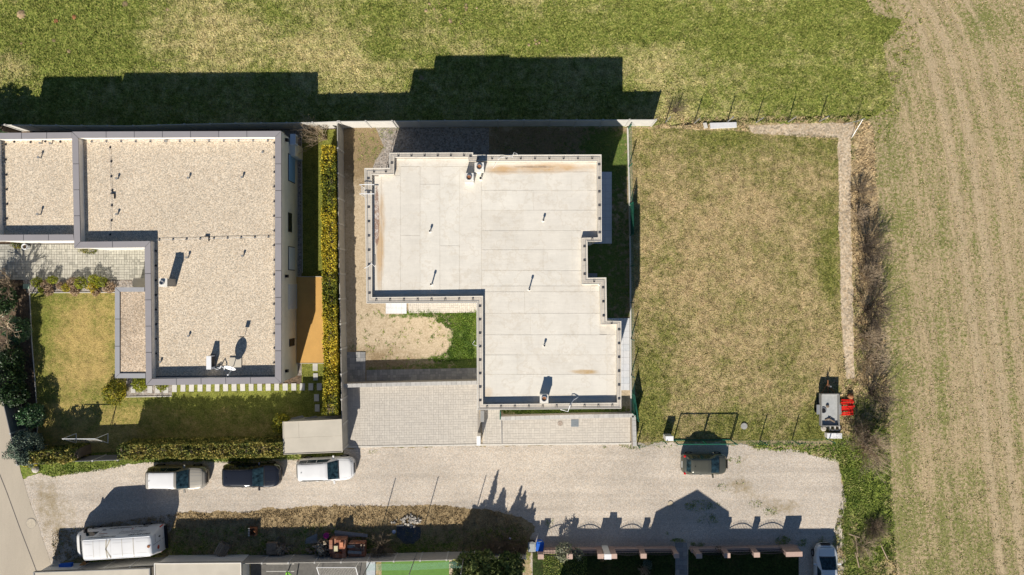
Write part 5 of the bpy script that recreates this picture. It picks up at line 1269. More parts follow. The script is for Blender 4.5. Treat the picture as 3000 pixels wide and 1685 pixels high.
MB().box(.75, side_pt(0, 1.75)[1] - .012, 1.66, .62, .02, .03, 0, -.2).build('logo_line', M_inkred, van, local=True)
MB().box(.78, side_pt(0, 1.95)[1] - .012, 1.88, .42, .02, .03, 0, -.2).build('logo_line', M_inkgrey, van, local=True)
cu = MB().lathe(0, 0, [(.16, 0), (.16, .01)], 18).build('logo_disc', M_inkred, van, local=True); cu.location = (-LV / 2 - .002, .42, 1.55); cu.rotation_euler = (0, math.radians(-90), 0)
text(van, 'stavreal', .2, (-LV / 2 - .012, -.42, 1.9), (math.radians(90), 0, math.radians(-90)), M_inkgrey)

# trailer and the things around it
TR = thing('trailer', 'grey flat bed trailer with drawbar at the right end of the dry lawn', 'trailer', W(2430, 1200))
X, Y, _ = W(2431, 1201, .8)
MB().box(X, Y, .55, 1.36, 2.45, .10).build('bed', plain('trailer_bed', (.40, .41, .40), .7, var=.12, scale=3), TR)
for sx in (-1, 1): MB().box(X + sx * .70, Y, .5, .06, 2.55, .42).build('side_board', M_plankgrey, TR)
for sy in (-1, 1): MB().box(X, Y + sy * 1.27, .5, 1.44, .06, .42).build('end_board', M_plankgrey, TR)
MB().tube([(X - .5, Y + 1.3, .5), (X, Y + 2.1, .45), (X + .5, Y + 1.3, .5)], .035, 6).tube([(X, Y + 1.3, .5), (X, Y + 2.35, .48)], .045, 6).build('drawbar', M_rust, TR)
MB().tube([(X, Y + 1.9, .35), (X, Y + 1.9, .95)], .035, 8).lathe(X, Y + 1.9, [(.06, .95), (.06, 1.0)], 10).build('jockey_wheel_stem', M_silver, TR)
for sx in (-1, 1): wheel(TR, 0, 0, .3, .18); w_ = TR.children[-1]; w_.rotation_euler = (0, 0, math.radians(90)); w_.location = (X - TR.location.x + sx * .84, Y - TR.location.y, 0)
for sx in (-1, 1): MB().box(X + sx * .86, Y, .62, .26, .78, .04).build('mudguard', M_silver, TR)
pb = Vector(W(2424, 1190, .7)); tag(MB().lathe(pb.x, pb.y, [(.10, .66), (.14, .74), (.08, .8)], 8).build('stone', M_wood), 'brown lump lying in the middle of the trailer bed', 'stone')
for i, (dx, dy, l, a) in enumerate([(-.1, -.75, .5, .4), (.15, -.85, .6, -.5)]): tag(MB().box(X + dx, Y + dy, .66 + .07 * i, l, .1, .07, a).build('timber_offcut', M_wood), ['lower', 'upper'][i] + ' timber offcut of the two lying crossed in the trailer bed', 'board')
mx = thing('drum', 'white round drum with dark opening leaning on the left side of the trailer', 'drum', W(2400, 1200)); c = Vector(W(2401, 1198))
MB().lathe(c.x, c.y, [(.22, 0), (.34, .25), (.34, .45), (.24, .72), (.2, .72), (.18, .5)], 18).build('shell', M_silver, mx); MB().lathe(c.x - .02, c.y, [(.19, .60), (.19, .7)], 14).build('opening', M_black, mx)
mo = thing('motor_box', 'small dark blue motor box beside the trailer, above the drum', 'box', W(2401, 1172)); c = Vector(W(2402, 1172)); MB().box(c.x, c.y, 0, .32, .6, .5).build('casing', plain('dark_blue_metal', (.03, .05, .10), .5), mo); MB().box(c.x, c.y + .25, .5, .34, .16, .06).build('lid', M_silver, mo)
rp = thing('red_frame', 'bright red slatted steel frame lying right of the trailer', 'frame', W(2479, 1192)); c = Vector(W(2480, 1192)); R_ = random.Random(4)
for i in range(8):
    MB().box(c.x - .05, c.y + .58 - i * .165, .16 + R_.uniform(0, .2), .95 + R_.uniform(-.05, .1), .12, .04, R_.uniform(-.12, .12), R_.uniform(-.25, .25), R_.uniform(-.12, .12)).build('slat', M_red, rp)
for k in (-.38, .1, .42): MB().box(c.x + k, c.y, .08, .09, 1.3, .06, .04).build('bar', M_red, rp)
hb_ = thing('concrete_block', 'pale hollow concrete block behind the tail of the trailer', 'block', W(2440, 1252)); c = Vector(W(2441, 1252))
for k in (-.36, 0, .36): MB().box(c.x + k, c.y, 0, .1, .4, .34).build('web', M_kerb, hb_)
for k in (-.18, .18): MB().box(c.x, c.y + k, 0, .8, .08, .34).build('face', M_kerb, hb_)
for i, (x, y, r) in enumerate([(2411, 1254, .26), (2458, 1258, .16), (2422, 1248, .14)]):
    c = Vector(W(x, y)); mb = MB(); mb.lathe(c.x, c.y, [(r * .8, 0), (r, r * .5), (r * .6, r * .9)], 7); tag(mb.build('stone', M_stone), ['largest pale stone left of the hollow block', 'small stone right of the hollow block', 'small stone between trailer tail and largest pale stone'][i], 'stone')
c = Vector(W(2488, 1160)); tag(MB().lathe(c.x, c.y, [(.2, 0), (.24, .3), (.1, .42)], 10).build('rusty_bucket', M_rust), 'rusty bucket above the red frame', 'bucket')
# bins
def bin_(x, y, body, lid, label, rz):
    t = thing('wheelie_bin', label, 'bin', W(x, y), 'wheelie bins by the pink wall', rz)
    MB().add([(-.22, -.24, 0), (.22, -.24, 0), (.22, .24, 0), (-.22, .24, 0), (-.28, -.32, .98), (.28, -.32, .98), (.28, .34, .98), (-.28, .34, .98)], [(3, 2, 1, 0), (0, 1, 5, 4), (1, 2, 6, 5), (2, 3, 7, 6), (3, 0, 4, 7), (4, 5, 6, 7)]).build('body', body, t, local=True)
    MB().box(0, .02, .98, .6, .74, .05).box(0, .02, 1.03, .42, .52, .03).build('lid', lid, t, local=True)
    MB().tube([(-.24, -.38, .95), (-.24, -.43, 1.0), (.24, -.43, 1.0), (.24, -.38, .95)], .02, 5).build('handle', M_black, t, local=True)
    for sx in (-1, 1): MB().box(sx * .25, -.26, 0, .06, .2, .2).build('wheel', M_tyre, t, local=True)
    MB().box(0, .35, .7, .26, .02, .12).build('sticker', M_plate, t, local=True)
bin_(1557, 1590, M_black, plain('grey_bin_lid', (.36, .38, .37), .5), 'black bin with grey lid next to the blue bin', .0)
bin_(1580, 1589, M_bluebin, M_bluebin, 'bright blue wheelie bin at the left end of the pink wall', -.12)
# ================================================================ PLANTS
def leaves_arr(c, n, size, spread=None, flat=.0, rng=RNG):
    """quads around centres c (n,3)"""
    a = rng.normal(size=(n, 3)); a[:, 2] *= (1 - flat); a /= np.linalg.norm(a, axis=1)[:, None]
    b = rng.normal(size=(n, 3)); b -= (b * a).sum(1)[:, None] * a; b /= np.linalg.norm(b, axis=1)[:, None]
    s = size * rng.uniform(.5, 1.5, n)[:, None]; a *= s; b *= s * .55
    V = np.stack([c - a - b * .2, c - b, c + a, c + b], 1); return V.reshape(-1, 3)
def hedge(label, quad, h, top_r, mat, dens=330, size=.075, name='hedge', wob=.18, core=M_twigdark, vis='crown', step=.5):
    """quad: ground outline (photo px): a0, a1 (one side), b1, b0 (other side)"""
    P = [Vector(W(*q)) for q in quad]; t = thing(name, label, 'hedge', tuple((P[0] + P[2]) / 2 * 1.0)); t.location.z = 0
    u = ((P[1] + P[2]) / 2 - (P[0] + P[3]) / 2); L = u.length; wd = (P[3] - P[0]).length; un = u.normalized(); vn = Vector((-un.y, un.x, 0)); o = (P[0] + P[3]) / 2
    area = L * (wd + 2 * h) * 1.0; n = int(area * dens)
    s = RNG.uniform(0, L, n); f = RNG.uniform(-1, 1, n) * (wd / 2 + h); r = np.abs(RNG.normal(0, .12, n))
    half = wd / 2; y = np.where(np.abs(f) < half, f, np.sign(f) * (half - r)); z = np.where(np.abs(f) < half, h - r, h - (np.abs(f) - half))
    corner = np.maximum(0, np.abs(y) - (half - top_r)) ; z = np.where(np.abs(f) < half, z - corner ** 2 / max(.05, top_r) * .6, z)
    wv = np.array([mnoise.noise(Vector((a * .9, b * .9, c * .9 + 5))) for a, b, c in zip(s, y, z)]); wv2 = np.array([mnoise.noise(Vector((a * 3, b * 3, c * 3))) for a, b, c in zip(s, y, z)])
    z = z * (1 + wob * wv * .5) + wob * wv2 * .6; y = y * (1 + wob * wv) + wob * .4 * wv2
    k = RNG.uniform(0, 1, n) < np.clip(.9 + wv2, .35, 1); s, y, z = s[k], y[k], z[k]; n = len(s)
    C = np.stack([o.x + un.x * s + vn.x * y, o.y + un.y * s + vn.y * y, np.maximum(.03, z)], 1)
    np_mesh(vis, leaves_arr(C, n, size), 4, mat, t)
    mb = MB(); m = max(2, int(L / step)); 
    for i in range(m):
        c = o + un * L * (i + .5) / m; hh = h * random.uniform(.72, .82); mb.box(c.x, c.y, 0, L / m * 1.02, wd * random.uniform(.62, .72), hh, math.atan2(un.y, un.x))
    mb.build('branches', core, t); return t  # solid dark core boxes added inside to block light through the leaves
hedge('tall clipped golden yellow hedge between cream wall and beige fence', [(963, 442), (970, 1200), (1008, 1200), (1003, 442)], 2.4, .4, M_leafyel, 620, .06)
hedge('olive and gold roadside hedge in front of the dark lawn', [(392, 1326), (858, 1318), (858, 1278), (392, 1284)], 2.5, .5, M_leafolive, 420, .075)
hedge('short golden hedge at the road corner near the blue spruce', [(140, 1342), (268, 1330), (268, 1298), (140, 1306)], 2.3, .5, M_leafolive, 420, .075, wob=.35)
hedge('dark leafy hedge between fence and roof at the left edge', [(-120, 402), (60, 402), (60, 379), (-120, 379)], 2.6, .4, M_leafgreen, 420, .075, wob=.3)
def bush(label, px, py, r, h, mat, n=900, size=.06, name='shrub', cat='shrub', squash=1.0, core=True, stem=M_twigdark, shape='ball', z0=0.0, rx=None):
    X, Y, _ = W(px, py); t = thing(name, label, cat, (X, Y, 0)); rx = rx or r
    d = RNG.normal(size=(n, 3)); d /= np.linalg.norm(d, axis=1)[:, None]; q = RNG.uniform(.55, 1, n) ** .5
    nz = np.array([mnoise.noise(Vector(v) * 2.2 + Vector((px, py, 0))) for v in d]); q = q * (1 + .45 * nz)
    if shape == 'plume':
        pi = RNG.integers(0, 7, n); pa = RNG.uniform(0, 2 * np.pi, 7); pr = RNG.uniform(.15, .75, 7); ph = RNG.uniform(.6, 1, 7); ph[0] = 1; pr[0] = .1
        hz = RNG.uniform(0, 1, n) ** .8; rad = (1 - hz) ** .7 * (.42 + .3 * nz) * RNG.uniform(.3, 1, n); fan = (.45 + .75 * hz)
        C = np.stack([X + (np.cos(pa[pi]) * pr[pi] * fan + d[:, 0] * rad) * rx, Y + (np.sin(pa[pi]) * pr[pi] * fan + d[:, 1] * rad) * r, hz * ph[pi] * h], 1)
    elif shape == 'cone': hz = RNG.uniform(0, 1, n) ** .75; rad = (1 - hz) * (1 + .35 * nz) * RNG.uniform(.5, 1, n); C = np.stack([X + d[:, 0] * rad * rx, Y + d[:, 1] * rad * r, z0 + hz * h], 1)
    else: C = np.stack([X + d[:, 0] * q * rx, Y + d[:, 1] * q * r, z0 + h * .52 + d[:, 2] * q * h * .5], 1)
    C[:, 2] = np.maximum(.03, C[:, 2])
    np_mesh('crown', leaves_arr(C, n, size), 4, mat, t)
    mb = MB()
    for k in range(5):
        a = k * 1.3; mb.tube([(X, Y, 0), (X + math.cos(a) * rx * .3, Y + math.sin(a) * r * .3, h * .4), (X + math.cos(a) * rx * .5, Y + math.sin(a) * r * .5, h * .75)], .03 * max(.5, r), 4, .01)
    mb.build('branches', stem, t); return t
def bare(label, px, py, r, h, mat, stems=26, subs=5, name='bare_shrub', cat='shrub', th=.016, seed=0, z0=0.0, group=None, tilt=None, twigs=3, up=1.0):
    """leafless shrub: curved stems fan out of one base, each with side shoots and twigs"""
    R = random.Random(seed + int(px)); X, Y, _ = W(px, py); t = thing(name, label, cat, (X, Y, 0), group); mb = MB()
    for k in range(stems):
        a = R.uniform(0, 2 * math.pi); e = R.uniform(.25, 1.0); rr = r * e * R.uniform(.75, 1.3); hh = h * (1.05 - .6 * e ** 2) * R.uniform(.7, 1.1) * up
        b = Vector((X + R.uniform(-.25, .25) * r * .4, Y + R.uniform(-.25, .25) * r * .4, z0)); tip = b + Vector((math.cos(a) * rr, math.sin(a) * rr, hh))
        if tilt: tip += Vector(tilt) * hh / h
        m1 = b.lerp(tip, .35) + Vector((R.uniform(-.1, .1), R.uniform(-.1, .1), hh * .12)); m2 = b.lerp(tip, .7) + Vector((R.uniform(-.1, .1) * r, R.uniform(-.1, .1) * r, hh * .08))
        mb.tube([b, m1, m2, tip], th, 3, th * .3, cap=False)
        for j in range(subs):
            f = R.uniform(.3, .95); s = m1.lerp(m2, (f - .3) / .4) if f < .7 else m2.lerp(tip, (f - .7) / .3)
            dv = (tip - b).normalized() + Vector((R.uniform(-1, 1), R.uniform(-1, 1), R.uniform(-.3, .6))) * .75; ln = r * R.uniform(.18, .42); e1 = s + dv.normalized() * ln
            mid = s.lerp(e1, .5) + Vector((R.uniform(-1, 1), R.uniform(-1, 1), 0)) * ln * .1
            mb.tube([s, mid, e1], th * .55, 3, th * .22, cap=False)
            for q in range(twigs):
                s2 = s.lerp(e1, R.uniform(.3, 1)); e2 = s2 + (dv.normalized() + Vector((R.uniform(-1, 1), R.uniform(-1, 1), R.uniform(-.4, .5)))).normalized() * ln * R.uniform(.3, .6)
                mb.tube([s2, e2], th * .32, 3, th * .18, cap=False)
    mb.build('branches', mat, t); return t
# bare bushes along the ditch
GB = 'leafless bushes along the field edge'
bare('dense low dark brush at the head of the field edge row', 2515, 560, 1.1, .9, M_twig, 37, 5, seed=1, group=GB, th=.019)
bare('low brown brush continuing below the head of the row', 2512, 630, 1.0, .9, M_twigpale, 37, 5, seed=2, group=GB, th=.019)
bare('dark leafless bush whose shadow spreads onto the field, uppermost large one', 2535, 735, 1.9, 2.3, M_twigdark, 60, 7, seed=3, group=GB, th=.019)
bare('fine brown leafless bush between the two upper dark bushes', 2540, 810, 1.3, 1.2, M_twigpale, 55, 6, seed=4, group=GB, th=.019)
bare('dark leafless bush halfway down the pebble path', 2538, 905, 1.9, 2.4, M_twigdark, 60, 7, seed=5, group=GB, th=.019)
bare('pale branching bush below the halfway bush', 2535, 985, 1.5, 1.4, M_twigpale, 49, 6, seed=6, group=GB, th=.019)
bare('tawny fine twigged bush above the trailer', 2545, 1050, 1.5, 1.5, M_twigpale, 49, 6, seed=7, group=GB, th=.019)
bare('dark tangled bush right of the red frame', 2550, 1150, 1.9, 2.3, M_twigdark, 49, 7, seed=8, group=GB, th=.019)
bare('large pale leafless bush spreading below the trailer', 2532, 1300, 2.3, 2.4, M_twigpale, 93, 7, seed=9, group=GB, th=.019)
bare('brown bush between trailer and large pale bush', 2505, 1255, 1.3, 1.6, M_twig, 37, 6, seed=10, group=GB, th=.019)
bare('small bare bush at the foot of the steel posts', 1975, 325, .9, .9, M_twig, 50, 5, seed=11, th=.01)
bare('heap of cut brushwood beside the right end of the lane', 2560, 1545, 1.2, .5, M_twig, 120, 6, 'brush_pile', 'brush pile', .012, seed=12)
bare('pile of pale cut branches near the lower right corner', 2525, 1600, 1.1, .5, M_twigpale, 40, 6, 'brush_pile', 'brush pile', .014, seed=13)
bare('leafless tree with reddish twigs behind the upper end of the golden hedge', 955, 405, 1.7, 2.2, M_twigpale, 34, 7, 'bare_tree', 'tree', .018, seed=14, tilt=(-1.2, 0, 0))
for i, (x, y, s) in enumerate([(1120, 1600, 1.0), (1480, 1590, 1.1), (1440, 1600, .9), (1520, 1600, 1.0)]):
    bare(['dry brown stalks beside the brick pallets', 'dry brushwood in the middle under the conifer shadow', 'dry brushwood at the left under the conifer shadow', 'dry brushwood close to the black bin'][i], x, y, s * 1.25, 1.0, M_twig, 70, 5, seed=20 + i, th=.016)
# big bare tree at the left edge and its shadow throwing limbs
def tree_limbs(name, label, px, py, h, spread, mat, seed, levels=4, r0=.13, dirs=None, lean=(0, 0), first=5, frac=.45):
    R = random.Random(seed); X, Y, _ = W(px, py); t = thing(name, label, 'tree', (X, Y, 0)); mb = MB(); tr = MB()
    b = Vector((X, Y, 0)); top = b + Vector((lean[0], lean[1], h * frac)); tr.tube([b, b.lerp(top, .5) + Vector((.05, .03, 0)), top], r0, 8, r0 * .75); tr.build('trunk', M_bark, t)
    def grow(p, d, ln, r, lv):
        e = p + d * ln; m = p.lerp(e, .5) + Vector((R.uniform(-1, 1), R.uniform(-1, 1), R.uniform(0, .6))) * ln * .08
        mb.tube([p, m, e], r, 5 if lv > 2 else 3, r * .6, cap=False)
        if lv == 0: return
        for k in range(R.choice((2, 3, 3))):
            nd = (d + Vector((R.uniform(-1, 1), R.uniform(-1, 1), R.uniform(-.25, .5))) * .75).normalized(); grow(p.lerp(e, R.uniform(.55, 1)), nd, ln * R.uniform(.55, .8), r * .58, lv - 1)
    for k in range(first):
        a = 2 * math.pi * k / first + R.uniform(-.3, .3); d = Vector((math.cos(a) * spread, math.sin(a) * spread, 1)).normalized(); grow(top, d, h * .26, r0 * .6, levels)
    mb.build('branches', mat, t); return t
tree_limbs('bare_tree', 'large leafless tree at the left edge over the dark shrubs', 62, 960, 4.6, 1.0, M_twigpale, 5, 4, .11, first=6, frac=.32)
tree_limbs('bare_tree', 'small leafless garden tree throwing a branching shadow on the patio', 62, 836, 4.0, .9, M_twig, 8, 4, .17, first=5, frac=.3)
bare('reddish twiggy shrub in the planting bed near the left edge', 20, 830, 1.5, 1.6, M_twigpale, 60, 6, seed=30, th=.012)
bush('dark evergreen shrub at the left edge above the glossy laurel', 30, 870, 1.3, 2.1, M_leafgreen, 3800, .07)
bush('glossy laurel with bright leaf tips in the dark bed', 68, 965, 1.05, 1.6, M_leafgloss, 3600, .06)
bush('flowering glossy shrub at the left edge of the picture', 22, 900, .8, 1.9, M_leafgloss, 1800, .06)
bush('round rhododendron in the dark bed next to the grey fence', 118, 1210, .95, 2.0, M_leafgloss, 3600, .065)
bush('tall dark yew at the left edge by the grey fence', 42, 1100, 1.6, 2.8, M_leafgreen, 6500, .07)
bush('second dark yew just above the tall one', 60, 1040, 1.0, 2.9, M_leafgreen, 3600, .07)
bush('loose dark green conifer right of the yew', 75, 1150, .9, 2.6, M_leafgreen, 2800, .07)
bush('spreading blue spruce at the corner of road and hedge', 112, 1300, 1.35, 2.6, M_leafblue, 6500, .06, 'spruce', 'conifer')
bush('golden shrub at the road corner under the spruce', 100, 1345, .6, .9, M_leafyel, 1100, .06)
t_ = bush('yellow rimmed dome shrub by the corner of the annex', 350, 1146, .95, 1.4, M_leafyel, 3600, .055)
bush('bright yellow green shrub beside the annex corner', 420, 1122, .62, .9, M_leafyg, 2400, .05)
bush('flat yellow green shrub in the gravel bed', 478, 1126, .5, .5, M_leafyg, 1000, .05)
bush('golden shrub at the left corner of the garden shed', 835, 1235, .75, 1.6, M_leafyel, 2200, .06)
for i, (x, y, r, h_, m, nm) in enumerate([(117, 828, .42, .7, M_leafyg, 'leafy yellow green shrub at the left end of the patio bed'), (145, 836, .42, .7, M_drygrass, 'tan ornamental grass left of centre in the patio bed'), (165, 820, .34, .9, M_leafyg, 'tall yellow green shrub behind the first tan grass'), (148, 853, .38, .4, M_drygrass, 'low tan grass tuft on the lawn edging, left one'), (128, 850, .28, .5, M_leafyg, 'small golden shrub left of the low tan tuft'),
        (200, 842, .36, .55, M_leafyel, 'golden shrub in the middle gap of the patio bed'), (222, 828, .42, .7, M_drygrass, 'tan ornamental grass in the middle of the patio bed'), (246, 830, .5, .85, M_leafyg, 'broad green shrub in the middle of the patio bed'), (224, 852, .40, .4, M_drygrass, 'low tan grass tuft on the lawn edging, middle one'), (278, 840, .42, .6, M_leafyel, 'golden shrub right of the broad green one'), (283, 817, .34, .95, M_leafyg, 'upright yellow green shrub against the patio'), (308, 826, .46, .85, M_leafyg, 'rounded light green shrub near the right end of the bed'), (325, 842, .5, .5, M_drygrass, 'reddish tan grass at the right end of the patio bed'), (283, 855, .34, .35, M_drygrass, 'low tan grass tuft on the lawn edging, right one'), (182, 838, .30, .5, M_drygrass, 'small tan tuft beside the tall yellow green shrub')]):
    bush(nm, x, y, r, h_, m, int(900 * r / .4), .045, core=False)
bush('brown climbing plant on the white wall above the pot', 62, 716, .45, .8, M_leafolive, 700, .05)
bush('flat climber at the foot of the upper white wall', 262, 734, .3, .3, M_leafolive, 500, .045, rx=.75)
# thuja like trees at the lower edge
GT = [(1388, 1640, 1.5, 4.6, 'tallest feathery evergreen behind the south fence'), (1466, 1646, 1.5, 4.3, 'second feathery evergreen behind the south fence'), (1428, 1652, 1.4, 3.4, 'bushy evergreen between the two tall ones'), (1508, 1650, 1.3, 3.6, 'evergreen nearest the pink wall end')]
for x, y, r, h_, lb in GT: bush(lb, x, y, r, h_, M_leafbamboo, 6500, .10, 'evergreen_tree', 'tree', shape='plume')
for i, (x, y) in enumerate([(1372, 1644), (1420, 1640), (1490, 1640)]): bush(['leftmost low spray under the evergreens', 'middle low spray under the evergreens', 'right low spray under the evergreens'][i], x, y, 1.2, 3.0, M_leafbamboo, 3600, .11, 'evergreen_tree', 'tree')
bush('silvery leafed young tree behind the pink wall', 1650, 1606, .7, 1.7, M_leafsilver, 1300, .07, 'young_tree', 'tree')
bush('silvery shrub right of the silvery young tree', 1690, 1612, .42, 1.3, M_leafsilver, 420, .07)
bare('leafless rose behind the middle of the pink wall', 1760, 1618, .6, 1.2, M_twig, 26, 5, seed=41)
bush('pale blue green lavender in the shaded front garden', 1895, 1650, .4, .5, M_leafblue, 500, .05)
bare('pale bare hydrangea in the shaded front garden', 1885, 1665, .5, .8, M_twigpale, 40, 5, seed=42)
bush('dark shrub behind the right pink wall', 2100, 1615, .5, .8, M_leafgreen, 500, .06)

# ================================================================ CLUTTER
def prop(mb, name, mat, label, cat, group=None): return tag(mb.build(name, mat), label, cat, group)
# firewood, bricks, boards on the south verge
R = random.Random(11)
pk = thing('timber_stack', 'slanting stack of timber battens beside the fence, left of the brushwood heap', 'stack', W(660, 1608)); a0 = math.radians(62)
ex_, ey_ = Vector((math.cos(a0), math.sin(a0), 0)), Vector((-math.sin(a0), math.cos(a0), 0)); c0_ = Vector(W(656, 1606))
for lv in range(4):
    for k in range(6):
        c = c0_ + ey_ * (k - 2.5) * .16 + ex_ * R.uniform(-.05, .05); MB().box(c.x, c.y, lv * .12, 1.05, .13, .10, a0).build('batten', M_wood, pk)
fw = thing('firewood_heap', 'loose heap of split firewood pieces left of the log pile', 'heap', W(822, 1606)); base_ = Vector(W(820, 1606))
MB().box(base_.x - .55, base_.y + .1, 0, .8, .9, .42).build('crate_body', M_wood, fw)
for k in range(90):
    q = R.uniform(0, 1); x = R.gauss(.1, .42); y = R.gauss(0, .24); z = max(.02, .5 - abs(x) * .5 - abs(y) * .7 + R.uniform(-.1, .12))
    MB().box(base_.x + x, base_.y + y, z, R.uniform(.25, .5), R.uniform(.05, .11), R.uniform(.04, .09), R.uniform(0, 3.14), R.uniform(-.3, .3), R.uniform(-.3, .3)).build('firewood_piece', M_log, fw)
lg = thing('log_pile', 'tall pile of split logs beside the red brick pallet', 'pile', W(955, 1600)); base_ = Vector(W(950, 1600))
for k in range(130):
    a = R.uniform(0, 2 * math.pi); rr = R.uniform(0, .66); z = max(.03, 1.0 - rr * .75 + R.uniform(-.3, .05)) if k > 40 else R.uniform(.05, .8)
    x, y = rr * math.cos(a), rr * math.sin(a)
    MB().box(base_.x + x, base_.y + y, z, R.uniform(.18, .36), R.uniform(.08, .15), R.uniform(.08, .13), R.uniform(0, 3.14), R.uniform(-.4, .4), R.uniform(-.4, .4)).build('log', M_log, lg)
def bricks(label, px, py, nx, ny, nz, seed, extra=True):
    R = random.Random(seed); t = thing('brick_stack', label, 'brick stack', W(px, py)); c = Vector(W(px, py)); bw, bl, bh = .26, .36, .24; me = None
    for i in range(nx):
        for j in range(ny):
            top = nz - (R.random() < .3) if extra else nz
            for k in range(top):
                o = MB().box(0, 0, 0, bw - .012, bl - .012, bh - .01).build('brick', M_brick, t, local=True) if me is None else bpy.data.objects.new('brick', me)
                if me is None: me = o.data
                else: COL.objects.link(o); o.parent = t
                o.location = ((i - (nx - 1) / 2) * bw + R.uniform(-.008, .008), (j - (ny - 1) / 2) * bl + R.uniform(-.008, .008), .12 + k * bh); o.rotation_euler = (0, 0, R.uniform(-.03, .03))
    for s in (-1, 0, 1): MB().box(c.x + s * nx * bw * .4, c.y, 0, .1, ny * bl, .11).build('pallet_board', M_wood, t)
    return t
bricks('large stack of hollow red bricks on a pallet right of the log pile', 998, 1594, 5, 4, 4, 3)
bricks('smaller brick stack with loose boards on top', 1052, 1600, 5, 3, 3, 4, False)
for i, (x, y, z, l, w_, a) in enumerate([(1046, 1607, .86, 1.1, .22, -.06), (1036, 1590, .86, .6, .2, .05), (1056, 1596, .9, .9, .08, -.35), (1064, 1592, .9, .5, .1, 1.4), (1072, 1593, .9, .5, .1, 1.3)]):
    p = W(x + (x - 1500) * .015, y + 11, z); prop(MB().box(p[0], p[1], z, l, w_, .05, a), 'loose_board', M_plankgrey if i < 2 else M_log, ['grey board lying along the front of the smaller brick stack', 'short pale board on the left corner of the smaller brick stack', 'thin slanting lath across the smaller brick stack', 'left upright pale offcut on the smaller brick stack', 'right upright pale offcut on the smaller brick stack'][i], 'board')
p = W(985, 1606, 1.1); prop(MB().box(p[0] + .0, p[1], 1.09, .3, .42, .14), 'paving_block', plain('yellowish_block', (.55, .50, .32), .9), 'yellowish block on top of the large brick stack', 'block')
p = W(1000, 1597, 1.3); prop(MB().box(p[0], p[1], 1.09, .26, .38, .2), 'paving_block', plain('orange_brick', (.60, .25, .14), .9), 'single bright orange brick on top of the large stack', 'brick')
for i, (x, y, l, a) in enumerate([(1030, 1562, 2.7, -.12), (1024, 1567, 2.3, .03)]):
    p = W(x, y); prop(MB().box(p[0], p[1], .05 + .07 * (1 - i), l, .26, .05, a), 'plank', M_plankgrey, ['upper of the two crossed grey planks above the brick stacks', 'lower of the two crossed grey planks above the brick stacks'][i], 'plank')
for i, (x, y, l, a) in enumerate([(1008, 1573, .3, 0), (897, 1590, .4, .2)]): pass
sp_ = thing('plank_bundle', 'fan shaped bundle of short grey planks left of the pink bucket', 'planks', W(912, 1578)); c = Vector(W(912, 1580))
for k in range(5): MB().box(c.x + .02 * k, c.y + (k - 2) * .12, .02 * k, .95, .16, .05, .25 + (k - 2) * .09).build('plank', M_plankgrey, sp_)
st_ = MB(); c = Vector(W(907, 1612))
for k in range(8): st_.box(c.x + R.uniform(-.2, .2), c.y + R.uniform(-.15, .15), R.uniform(0, .15), .22, .15, .14, R.uniform(0, 3))
prop(st_, 'tree_stump', M_wood, 'pale gnarled stump left of the log pile', 'stump')
prop(MB().tube([(*W(915, 1600)[:2], .06), (*W(942, 1610)[:2], .15)], .03, 5), 'wooden_stake', M_wood, 'pale stake between stump and log pile', 'stake')
pb_ = MB(); c = Vector(W(958, 1566)); pb_.lathe(c.x, c.y, [(.16, 0), (.22, .3), (.24, .3), (.2, .18)], 14); prop(pb_, 'pink_bucket', M_pinkplastic, 'crumpled pink plastic bucket above the log pile', 'bucket')
pl = thing('small_pallet', 'small pale wooden pallet right of the brick stacks', 'pallet', W(1110, 1611)); c = Vector(W(1112, 1610))
for k in range(5): MB().box(c.x + (k - 2) * .12, c.y, .08, .09, .46, .03).build('slat', M_log, pl)
for k in (-1, 1): MB().box(c.x, c.y + k * .16, 0, .58, .07, .08).build('bearer', M_log, pl)
bk = thing('excavator_bucket', 'rusty toothed excavator bucket standing in the grass above the timber stack', 'excavator bucket', W(742, 1552)); c = Vector(W(745, 1553))
MB().box(c.x + .26, c.y, 0, .06, .62, .5).box(c.x, c.y + .28, 0, .52, .05, .42).box(c.x, c.y - .28, 0, .52, .05, .42).box(c.x, c.y, 0, .55, .6, .05).build('shell', M_rust, bk); MB().box(c.x - .26, c.y, 0, .06, .66, .42).build('lip', M_rust, bk)
for k in range(5): MB().box(c.x - .25, c.y + (k - 2) * .14, .42, .12, .06, .10).build('tooth', M_kerb, bk)
MB().add([(c.x + .25, c.y + .2, .4), (c.x + .33, c.y + .2, .4), (c.x + .3, c.y + .28, 1.0), (c.x + .25, c.y - .1, .4), (c.x + .33, c.y - .1, .4)], [(0, 1, 2), (3, 4, 2), (0, 3, 2), (1, 4, 2), (0, 1, 4, 3)]).build('bracket', M_rust, bk)
prop(MB().prism([W(*q)[:2] for q in subdiv([(1162, 1540), (1200, 1534), (1232, 1545), (1232, 1575), (1212, 1592), (1185, 1592), (1162, 1572)], 5, 2, 5)], 0, .06), 'tarpaulin', M_tarp, 'dark blue grey tarpaulin disc on the shaded verge', 'tarpaulin')
c = Vector(W(1155, 1556)); prop(MB().lathe(c.x, c.y, [(.05, 0), (.13, .06), (.165, .16), (.13, .27), (.04, .32)], 14), 'play_ball', plain('pale_blue_ball', (.30, .38, .55), .4), 'pale blue ball left of the tarpaulin', 'ball')
c = Vector(W(1494, 1577)); prop(MB().lathe(c.x, c.y, [(.05, 0), (.10, .08), (.03, .18)], 8), 'plastic_cup', plain('lilac_plastic', (.42, .40, .62), .5), 'small lilac plastic piece under the conifer shadow', 'litter')
rb = thing('rubble_heap', 'heap of pale rubble stones at the shadow edge above the tarpaulin', 'rubble', W(1205, 1524)); c = Vector(W(1202, 1522))
